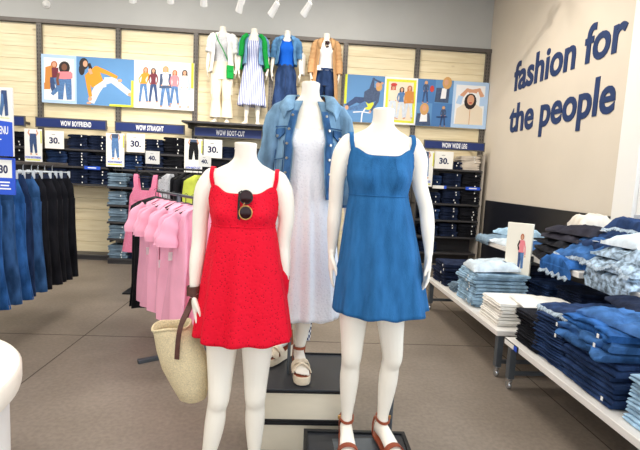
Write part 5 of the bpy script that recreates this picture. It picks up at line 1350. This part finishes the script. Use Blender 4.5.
# ------------------------------------------------------------------ round white table
t = thing('round_table', 'round white display table with thick rim and an off-white scarf on it', 'table', (-1.482, 1.43, 0)); t.scale = (1.09, 1.09, 1.0)
MB().lathe([(0.455, 0.0), (0.463, 0.004), (0.463, 0.66), (0.455, 0.664)], 64).build('pedestal', M_WHITE_PAINT, t, 40)
MB().lathe([(0.47, 0.664), (0.498, 0.672), (0.502, 0.69), (0.502, 0.742), (0.495, 0.752), (0.48, 0.755)], 72).build('tabletop', mat('off_white_top', rgb(236, 228, 214), 0.45), t, 40)
def cloth_slab(name, w, d, t_, m, seed, amp=0.01, nx=22, ny=18, edge=None, hang=0.0, rag=0.0):
    """a crumpled cloth slab; past y < edge it hangs down over an edge by up to 'hang'"""
    T = []; B = []
    for j in range(ny + 1):
        for i in range(nx + 1):
            u = -1 + 2*i/nx; v = j/ny
            x = u*w/2*(1 + rag*noise.noise(Vector((v*5, seed, 2)))); y = v*d + rag*d*0.25*noise.noise(Vector((u*2.5, seed*1.3, 5)))*(1 - v)
            q = Vector((x*5.5 + seed*3, y*5.5, seed))
            n1 = noise.noise(q); n2 = 1 - abs(noise.noise(q*2.1 + Vector((3, 1, 0)))); n3 = noise.noise(q*4.7)
            e = (1 - abs(u)**6)*(1 - (2*v - 1)**8)
            z = t_*(0.25 + 0.75*e) + amp*(1.4*n1 + 1.6*(n2 - 0.7) + 0.5*n3)
            dz = 0; yy_ = y
            if edge is not None and y < edge:
                k = (edge - y); a = min(k/0.06, 1.0)
                dz = -k*0.92*a; yy_ = edge - k*(1 - 0.85*a)
                dz = max(dz, -hang)
            T.append(Vector((x + amp*0.6*n3, yy_ + amp*0.5*n1, max(z, 0.006) + dz))); 
            B.append(Vector((x, yy_ + (0.012 if dz < -0.02 else 0), (0.0 if dz == 0 else min(0, dz) + 0.002) )))
    nn = (nx+1)*(ny+1); fs = []
    for j in range(ny):
        for i in range(nx):
            a = j*(nx+1) + i
            fs.append((a, a+1, a+nx+2, a+nx+1)); fs.append((nn+a, nn+a+nx+1, nn+a+nx+2, nn+a+1))
    rim = [i for i in range(nx+1)] + [j*(nx+1) + nx for j in range(1, ny+1)] + [ny*(nx+1) + i for i in range(nx-1, -1, -1)] + [j*(nx+1) for j in range(ny-1, 0, -1)]
    for k in range(len(rim)):
        a, b = rim[k], rim[(k+1) % len(rim)]; fs.append((b, a, nn + a, nn + b))
    me = MB().add(T + B, fs).mesh(name, [m]); me.polygons.foreach_set('use_smooth', [True]*len(me.polygons)); me.set_sharp_from_angle(angle=radians(70))
    return me
me = cloth_slab('folded_scarf', 0.36, 0.34, 0.012, mat('white_leaf_print', rgb(240, 234, 224), 0.8, noise_amt=0.3, noise_scale=9), 4, 0.010)
tag(link('folded_scarf', me, None, None, 0, (-1.38, 1.40, 0.757), (0, 0, 0.5)), 'crumpled off-white printed scarf lying on the round white table', 'scarf')

# ------------------------------------------------------------------ jeans tables on the text-wall side
TZ = 0.385; RZ = 0.865
def jeans_table(y0, y1, label):
    t = thing('nesting_table', label, 'table', (1.9, (y0+y1)/2, 0), 0, 'white topped jeans tables')
    L = (y1 - y0)/2
    MB().box(-0.30, 0.98, -L, L, TZ - 0.042, TZ).build('lower_top', M_TABLETOP, t, bevel=0.004)
    MB().box(0.30, 0.98, -L + (0.0), L, RZ - 0.046, RZ).build('riser_top', M_TABLETOP, t, bevel=0.004)
    for y in (-L + 0.04, L - 0.04):
        for x in (-0.255, 0.26): 
            lg = MB().box(x - 0.024, x + 0.024, y - 0.024, y + 0.024, 0.085, TZ - 0.042).build('leg', M_STEEL, t, bevel=0.003)
            cs = MB().box(x - 0.014, x + 0.014, y - 0.02, y + 0.02, 0.055, 0.086).build('caster_fork', M_CHROME, lg, bevel=0.003)
            MB().lathe([(0.028, -0.011), (0.031, -0.006), (0.031, 0.006), (0.028, 0.011)], 20, M=Matrix.Translation((x, y + 0.008, 0.031)) @ Matrix.Rotation(pi/2, 4, 'Y')).build('caster_wheel', M_CHROME, lg, 40)
        MB().box(-0.23, 0.236, y - 0.014, y + 0.014, 0.11, 0.138).build('stretcher', M_STEEL, t, bevel=0.003)
        for x in (0.66, 0.93):
            MB().box(x - 0.024, x + 0.024, y - 0.024, y + 0.024, TZ, RZ - 0.046).build('riser_leg', M_STEEL, t, bevel=0.003)
    for x in (0.26,): MB().box(x - 0.014, x + 0.014, -L + 0.06, L - 0.06, 0.112, 0.14).build('side_stretcher', M_STEEL, t, bevel=0.003)
    return t
t1 = jeans_table(3.27, 5.12, 'far two-tier white jeans table with pale jeans, reaching to the corner shelves')
t2_ = jeans_table(1.15, 3.14, 'near two-tier white jeans table with the frayed dark jeans and light blue pile')
def edge_label(x, y, z, L, label, sl):
    t = thing('shelf_edge_label', label, 'label', (x, y, z), -pi/2, 'labels clipped to table edges')
    MB().box(-L/2, L/2, -0.006, 0, -0.022, 0.022).build('holder', M_BLACKMETAL, t)
    MB().box(-L/2 + 0.01, L/2*0.45, -0.008, -0.005, -0.017, 0.017).build('card', M_CARD, t)
    MB().box(L/2*0.5, L/2 - 0.01, -0.008, -0.005, -0.017, 0.017).build('blue_card', M_ROYAL, t)
edge_label(1.598, 3.03, TZ - 0.022, 0.20, 'dark label holder with white and blue cards at the near table corner', 1)
edge_label(2.198, 5.02, RZ - 0.022, 0.17, 'label holder with blue card on the far riser edge under pale jeans', 1)

def tfold(key, m, w, d, t_, n, x, y, z, fn, group, lobes=2, amp=0.006, jit=0.014, step=None, rz=-pi/2, stick=0.8):
    vs = fold_variants(key, w, d, t_, m, lobes, amp, 3)
    for i in range(n):
        k = n - 1 - i
        jean('folded_jeans', vs[rnd.randrange(3)], fn(ORD[k]), group, (x + rnd.uniform(-jit, jit), y + rnd.uniform(-jit, jit), z + 0.001 + i*(step or t_*1.005)), rz + rnd.uniform(-0.05, 0.05), 0,
             (w*rnd.uniform(0.15, 0.4), -0.004, t_*0.5) if rnd.random() < stick else None)
tfold('t_indigo', D_INDIGO, 0.40, 0.5, 0.040, 6, 1.64, 4.86, TZ, lambda o: f'dark indigo folded jeans, {o} of the pile at the far table end', 'indigo pile on the far table', stick=0.4)
tfold('t_mid', D_GREYBLUE, 0.16, 0.3, 0.03, 3, 1.66, 4.49, TZ, lambda o: f'small grey-blue folded jeans, {o}, wedged between indigo pile and light-wash pile', 'small grey-blue pile', stick=0)
tfold('t_light', D_LIGHT, 0.42, 0.50, 0.031, 10, 1.645, 4.09, TZ, lambda o: f'light-wash folded jeans, {o} of the tall pile on the far table', 'light-wash pile on the far table', 2, 0.009, 0.02)
tfold('t_white', D_WHITE, 0.36, 0.46, 0.027, 7, 1.64, 3.53, TZ, lambda o: f'white folded jeans, {o} of the white pile on the far table', 'white pile on the far table', 2, 0.005, stick=0)
tfold('t_black', D_BLACK, 0.28, 0.45, 0.030, 8, 1.65, 2.96, TZ, lambda o: f'black folded jeans, {o} of the pile beside the edge label', 'black pile on the near table', stick=0.1)
tfold('t_fray', D_NAVY, 0.30, 0.48, 0.033, 9, 1.65, 2.69, TZ, lambda o: f'navy folded jeans, {o} of the pile next to the black ones', 'frayed navy pile on the near table', 2, 0.007, stick=0.1)
tfold('t_low', D_NAVY, 0.42, 0.50, 0.029, 8, 1.64, 2.29, TZ, lambda o: f'dark blue folded jeans, {o} of the lower eight in the big pile', 'dark lower half of the big pile on the near table', 1, 0.005, stick=0.2)
tfold('t_pale', D_LIGHT, 0.34, 0.46, 0.040, 6, 1.66, 1.83, TZ, lambda o: f'light blue folded jeans, {o} of the pile nearest the camera', 'light blue pile on the near table', 2, 0.006, stick=0)

def cloth(name, w, d, t_, m, seed, loc, rz, label, group, amp=0.012, edge=None, hang=0.0, rag=0.05, fray=False, tagpos=None, tilt=(0, 0), cat='jeans', patch=None):
    me = cloth_slab(name, w, d, t_, m, seed, amp, edge=edge, hang=hang, rag=rag)
    o = link(name, me, None, None, 0, loc, (tilt[0], tilt[1], rz)); tag(o, label, cat, group)
    if fray:
        mb = MB(); n = 90; up = []; dn = []
        ed = [me.vertices[i].co.copy() for i in range(23)]
        for i in range(n):
            f = i/(n-1)*22; a = int(min(f, 21)); p = ed[a].lerp(ed[a+1], f - a)
            up.append(p + Vector((0, -0.002, 0.004)))
            r_ = 0.008 + 0.02*abs(noise.noise(Vector((i*0.9, seed, 0)))) + (0.014 if i % 2 else 0)
            dn.append(p + Vector((rnd.uniform(-0.006, 0.006), -0.012 - r_*0.4, -r_)))
        fr_ = MB().rings([up, dn], (False, False), False).build('frayed_hem', D_FRAY, o, None, solid=0.002); fr_['label'] = 'white frayed hem'
    if patch:
        pm = MB().box(-0.035, 0.035, -0.002, 0.002, -0.02, 0.02).build('waist_label', M_TAG, o, loc=patch[:3], rot=patch[3:]); pm['label'] = 'white paper waist label'
    if tagpos:
        MB().box(-0.018, 0.018, -0.002, 0.002, -0.022, 0.022).build('price_tag', M_TAG, o, loc=tagpos, rot=(1.0, 0, 0.3))['label'] = 'white price tag'
    return o
N90 = -pi/2
# soft upper half of the big pile
zz = TZ + 8*0.0292 + 0.003
for i, (m_, nm) in enumerate(((D_MID, 'lowest of the soft mid-blue jeans on the big pile'), (D_MID, 'middle one of the soft mid-blue jeans on the big pile'), (D_BRIGHT, 'upper soft mid-blue jeans on the big pile, fold drooping towards the aisle'))):
    o = jean('folded_jeans', folded_mesh('folded_jeans', 0.44, 0.52, 0.052, m_, 2 if i == 2 else 1, 11 + i, 0.026, 31), nm, 'soft mid-blue jeans on the big pile', (1.60 + 0.01*i, 2.32, zz + i*0.050), N90 + 0.04*(i-1), 0, (0.12, -0.004, 0.02) if i else None)
zz += 0.155
cloth('folded_jeans', 0.50, 0.54, 0.045, D_MID, 21, (1.72, 2.26, zz), N90 + 0.1, 'washed mid-blue jeans spread over the top of the big pile', 'jeans lying over the big pile', 0.020, tagpos=(0.17, 0.26, 0.06))
cloth('folded_jeans', 0.40, 0.52, 0.05, D_NAVY, 31, (1.70, 2.72, TZ + 0.305), N90 - 0.05, 'dark blue jeans crowning the frayed navy pile', 'jeans lying over the frayed pile', 0.012, fray=True, tagpos=(0.1, 0.3, 0.07))
cloth('folded_jeans', 0.46, 0.50, 0.05, D_INDIGO, 33, (1.98, 2.52, zz + 0.02), N90 - 0.25, 'dark indigo jeans with paper waist label at the back of the big pile', 'jeans lying over the big pile', 0.012, patch=(0.06, 0.2, 0.075, 0.7, 0, 0.2))
cloth('folded_jeans', 0.36, 0.42, 0.075, D_PALE, 35, (1.67, 4.10, TZ + 0.318), N90 - 0.1, 'pale cream jeans lying on top of the tall light-wash pile', 'jeans lying on the light-wash pile', 0.016, tilt=(0.07, 0), tagpos=(0.1, 0.3, 0.085))
cloth('folded_jeans', 0.34, 0.42, 0.03, D_WHITE, 36, (1.80, 3.40, TZ + 0.196), N90 - 0.15, 'loose white jeans lying askew over the white pile', 'white pile on the far table', 0.01)

for i, (yy_, m_, nm, k) in enumerate(((3.55, D_INDIGO, 'dark indigo', 7), (3.98, D_NAVY, 'navy', 6), (4.42, D_INDIGO, 'deep indigo', 7))):
    w_ = ('near the table gap', 'below the photo board', 'below the pale jeans')[i]
    tfold('u%d' % i, m_, 0.34, 0.42, 0.04, k, 2.30, yy_, TZ, lambda o: f'{nm} folded jeans, {o}, stored under far riser {w_}', 'jeans stored under the far riser', stick=0.2)
tfold('u9', D_INDIGO, 0.34, 0.42, 0.04, 7, 2.30, 2.85, TZ, lambda o: f'dark folded jeans, {o}, stored under the near riser at its end', 'jeans stored under the near riser', stick=0.2)
# riser heaps
cloth('draped_jeans', 0.34, 0.55, 0.055, D_GREYBLUE, 41, (2.13, 5.02, RZ + 0.004), N90, 'grey-blue jeans drooping over the far riser end by the corner shelves', 'far riser jeans', 0.018, 0.055, 0.10, 0.08)
cloth('draped_jeans', 0.36, 0.5, 0.06, D_PALE, 42, (2.20, 4.70, RZ + 0.004), N90 + 0.1, 'very pale jeans on the riser, just behind the photo board', 'far riser jeans', 0.02)
cloth('draped_jeans', 0.42, 0.36, 0.07, D_LIGHT, 43, (2.40, 4.95, RZ + 0.075), N90 + 0.2, 'light blue jeans heaped against the dark panel by the corner', 'far riser jeans', 0.02)
cloth('draped_jeans', 0.34, 0.46, 0.07, D_MID, 44, (2.35, 4.36, RZ + 0.004), N90, 'mid-blue jeans heaped on the riser between pale jeans and black pile', 'far riser jeans', 0.022)
for i in range(5):
    tl = ['lowest', 'second from bottom', 'middle', 'second from top', 'topmost'][i]
    cloth('draped_jeans', 0.44, 0.48, 0.055, D_CHARCOAL if i > 2 else D_BLACK, 50 + i, (2.22 + 0.035*i, 3.94 - 0.05*i, RZ + 0.003 + 0.060*i), N90 + 0.16*(i-2), f'black slouched jeans, {tl} of the dark riser pile', 'black riser pile', 0.022)
cloth('draped_jeans', 0.24, 0.34, 0.12, D_CREAM, 60, (2.70, 4.16, RZ + 0.27), N90, 'cream jeans heaped at the wall behind the black pile', 'riser heap jeans', 0.022, tilt=(0, 0))
cloth('draped_jeans', 0.40, 0.44, 0.07, D_BLACK, 66, (2.68, 4.10, RZ + 0.19), N90, 'black jeans squashed under the cream ones at the wall', 'black riser pile', 0.015)
cloth('draped_jeans', 0.40, 0.42, 0.06, D_BRIGHT, 61, (2.08, 3.54, RZ + 0.006), N90 + 0.03, 'bright blue cut-off jeans at the riser edge with frayed hem', 'riser heap jeans', 0.026, 0.10, 0.09, 0.05, fray=True, tilt=(0.0, 0))
cloth('draped_jeans', 0.42, 0.50, 0.06, D_MID, 62, (2.26, 3.46, RZ + 0.07), N90 + 0.12, 'mid-blue cut-off jeans with a white tag, stacked on the bright blue pair', 'riser heap jeans', 0.028, fray=True, tagpos=(0.05, 0.2, 0.09), tilt=(0.36, 0))
cloth('draped_jeans', 0.40, 0.42, 0.06, D_NAVY, 63, (2.40, 3.42, RZ + 0.15), N90 + 0.2, 'navy cut-off jeans on top of the riser heap beside the acid-wash ones', 'riser heap jeans', 0.028, tagpos=(-0.1, 0.22, 0.085), tilt=(0.3, 0))
for i in range(4):
    tl = ['lowest', 'second from bottom', 'second from top', 'topmost'][i]
    cloth('draped_jeans', 0.50, 0.56, 0.075, D_ACID if i != 3 else D_PALE, 70 + i, (2.09 + 0.06*i, 2.94 - 0.02*i, RZ + 0.004 + 0.082*i), N90 + 0.07*(i-1), f'acid-wash {"pale " if i == 3 else ""}cut-off jeans, {tl} of the heap on the near riser', 'acid-wash heap on the near riser', 0.034, 0.09 if i == 0 else None, 0.08, 0.08, fray=i in (1,))
for i in range(3):
    tl = ['lowest', 'middle', 'topmost'][i]
    cloth('draped_jeans', 0.48, 0.40, 0.135, D_MID if i < 2 else D_NAVY, 80 + i, (2.66, 3.46 - 0.03*i, RZ + 0.004 + 0.142*i), N90 + 0.1*i, f'blue jeans, {tl} of the rumpled pile at the white pier behind the acid-wash heap', 'blue wall-side heap on the far riser', 0.02, fray=i == 2, patch=(-0.02, 0.10, 0.15, 0.5, 0, 0.2) if i == 2 else None)
# photo board at the riser edge
t = thing('photo_board', 'thick white board with a photo of a model in jeans, clipped to the far riser', 'sign', (2.07, 3.96, 0.69), radians(-40)); t.scale = (0.8, 1.0, 0.97)
MB().box(-0.135, 0.135, -0.025, 0.025, 0, 0.49).build('board', mat('board_white', rgb(238, 232, 216), 0.5), t, bevel=0.002)
p = Print(lambda x, y: (-0.135 + 0.27*(0.62 + (x - 0.66)*0.72), 0.49 - 0.49*(0.14 + y*0.88))); p.d = -0.026
p.limb([(0.60, 0.46), (0.59, 0.62), (0.58, 0.80)], [0.2, 0.15, 0.13], 'djean').limb([(0.72, 0.46), (0.74, 0.62), (0.76, 0.82)], [0.2, 0.15, 0.13], 'jean')
p.poly([(0.54, 0.2), (0.78, 0.2), (0.8, 0.47), (0.52, 0.47)], 'pink').limb([(0.54, 0.22), (0.46, 0.32), (0.52, 0.42)], 0.07, 'black').limb([(0.78, 0.22), (0.86, 0.36), (0.88, 0.52)], 0.06, 'pink').oval(0.66, 0.13, 0.1, 0.07, 'red').oval(0.66, 0.14, 0.055, 0.05, 'skin').oval(0.89, 0.55, 0.03, 0.02, 'skin')
p.build('photo_print', t)
MB().box(0.10, 0.16, -0.01, 0.03, 0.14, 0.19).build('clip', M_BLACKMETAL, t)

# ------------------------------------------------------------------ light
def area(name, loc, aim, sx, sy, power, col):
    l = bpy.data.lights.new(name, 'AREA'); l.shape = 'RECTANGLE'; l.size = sx; l.size_y = sy; l.energy = power; l.color = col
    o = bpy.data.objects.new(name, l); COL.objects.link(o); o.location = loc
    o.rotation_euler = (Vector(aim) - Vector(loc)).to_track_quat('-Z', 'Y').to_euler()
    return o
for x in (-5.0, -2.2, 0.6):
    for y in (0.2, 3.2, 6.0):
        area('ceiling_lamp', (x, y, CEIL - 0.06), (x, y, 0), 1.2, 0.6, 40, (1.0, 0.95, 0.87))
area('front_window_daylight', (-1.0, -2.5, 1.95), (-1.0, 3, 1.5), 7.5, 2.9, 85, (0.94, 0.97, 1.0))
area('side_window_daylight', (RW - 0.02, 1.7, 2.1), (0, 1.7, 1.2), 4.4, 2.6, 95, (0.80, 0.90, 1.0))
def spot(loc, aim, p, ang, col=(1, 0.93, 0.82)):
    l = bpy.data.lights.new('spot_lamp', 'SPOT'); l.energy = p; l.spot_size = radians(ang); l.spot_blend = 0.9; l.color = col; l.shadow_soft_size = 0.06
    o = bpy.data.objects.new('spot_lamp', l); COL.objects.link(o); o.location = loc
    o.rotation_euler = (Vector(aim) - Vector(loc)).to_track_quat('-Z', 'Y').to_euler()
for (x, y, z), ax in zip(SPOTS, (-3.8, -3.0, -2.2, -1.2, -0.3, 0.4)):
    spot((x, y + 0.12, z - 0.12), (ax, 7.6, 2.0), 58, 75)
spot((1.0, 4.6, 4.3), (RW, 5.3, 2.0), 170, 85)  # added off the track, without a fixture, to light the lettered wall evenly
spot((1.2, 5.5, 3.7), (2.4, 7.6, 2.0), 58, 75)
W = bpy.data.worlds.new('sky'); SC.world = W; W.use_nodes = True
W.node_tree.nodes['Background'].inputs['Color'].default_value = (0.85, 0.93, 1.0, 1)
W.node_tree.nodes['Background'].inputs['Strength'].default_value = 1.0

# ------------------------------------------------------------------ camera
cam = bpy.data.cameras.new('camera'); co = bpy.data.objects.new('camera', cam); COL.objects.link(co)
cam.sensor_fit = 'HORIZONTAL'; cam.sensor_width = 36; cam.lens = 36*449.4/640; cam.clip_start = 0.05
yaw, pitch, roll = 0.05968, 0.10801, 0.04923
fwd = Vector((sin(yaw)*cos(pitch), cos(yaw)*cos(pitch), -sin(pitch)))
right = Vector((cos(yaw), -sin(yaw), 0)); up = right.cross(fwd)
r2 = right*cos(roll) + up*sin(roll); u2 = -right*sin(roll) + up*cos(roll)
co.matrix_world = Matrix(((r2.x, u2.x, -fwd.x, 0), (r2.y, u2.y, -fwd.y, 0), (r2.z, u2.z, -fwd.z, 1.5), (0, 0, 0, 1)))
SC.camera = co
SC.view_settings.view_transform = 'Standard'; SC.view_settings.look = 'None'; SC.view_settings.gamma = 1.0
SC.view_settings.use_curve_mapping = False
SC.view_settings.exposure = 0.28
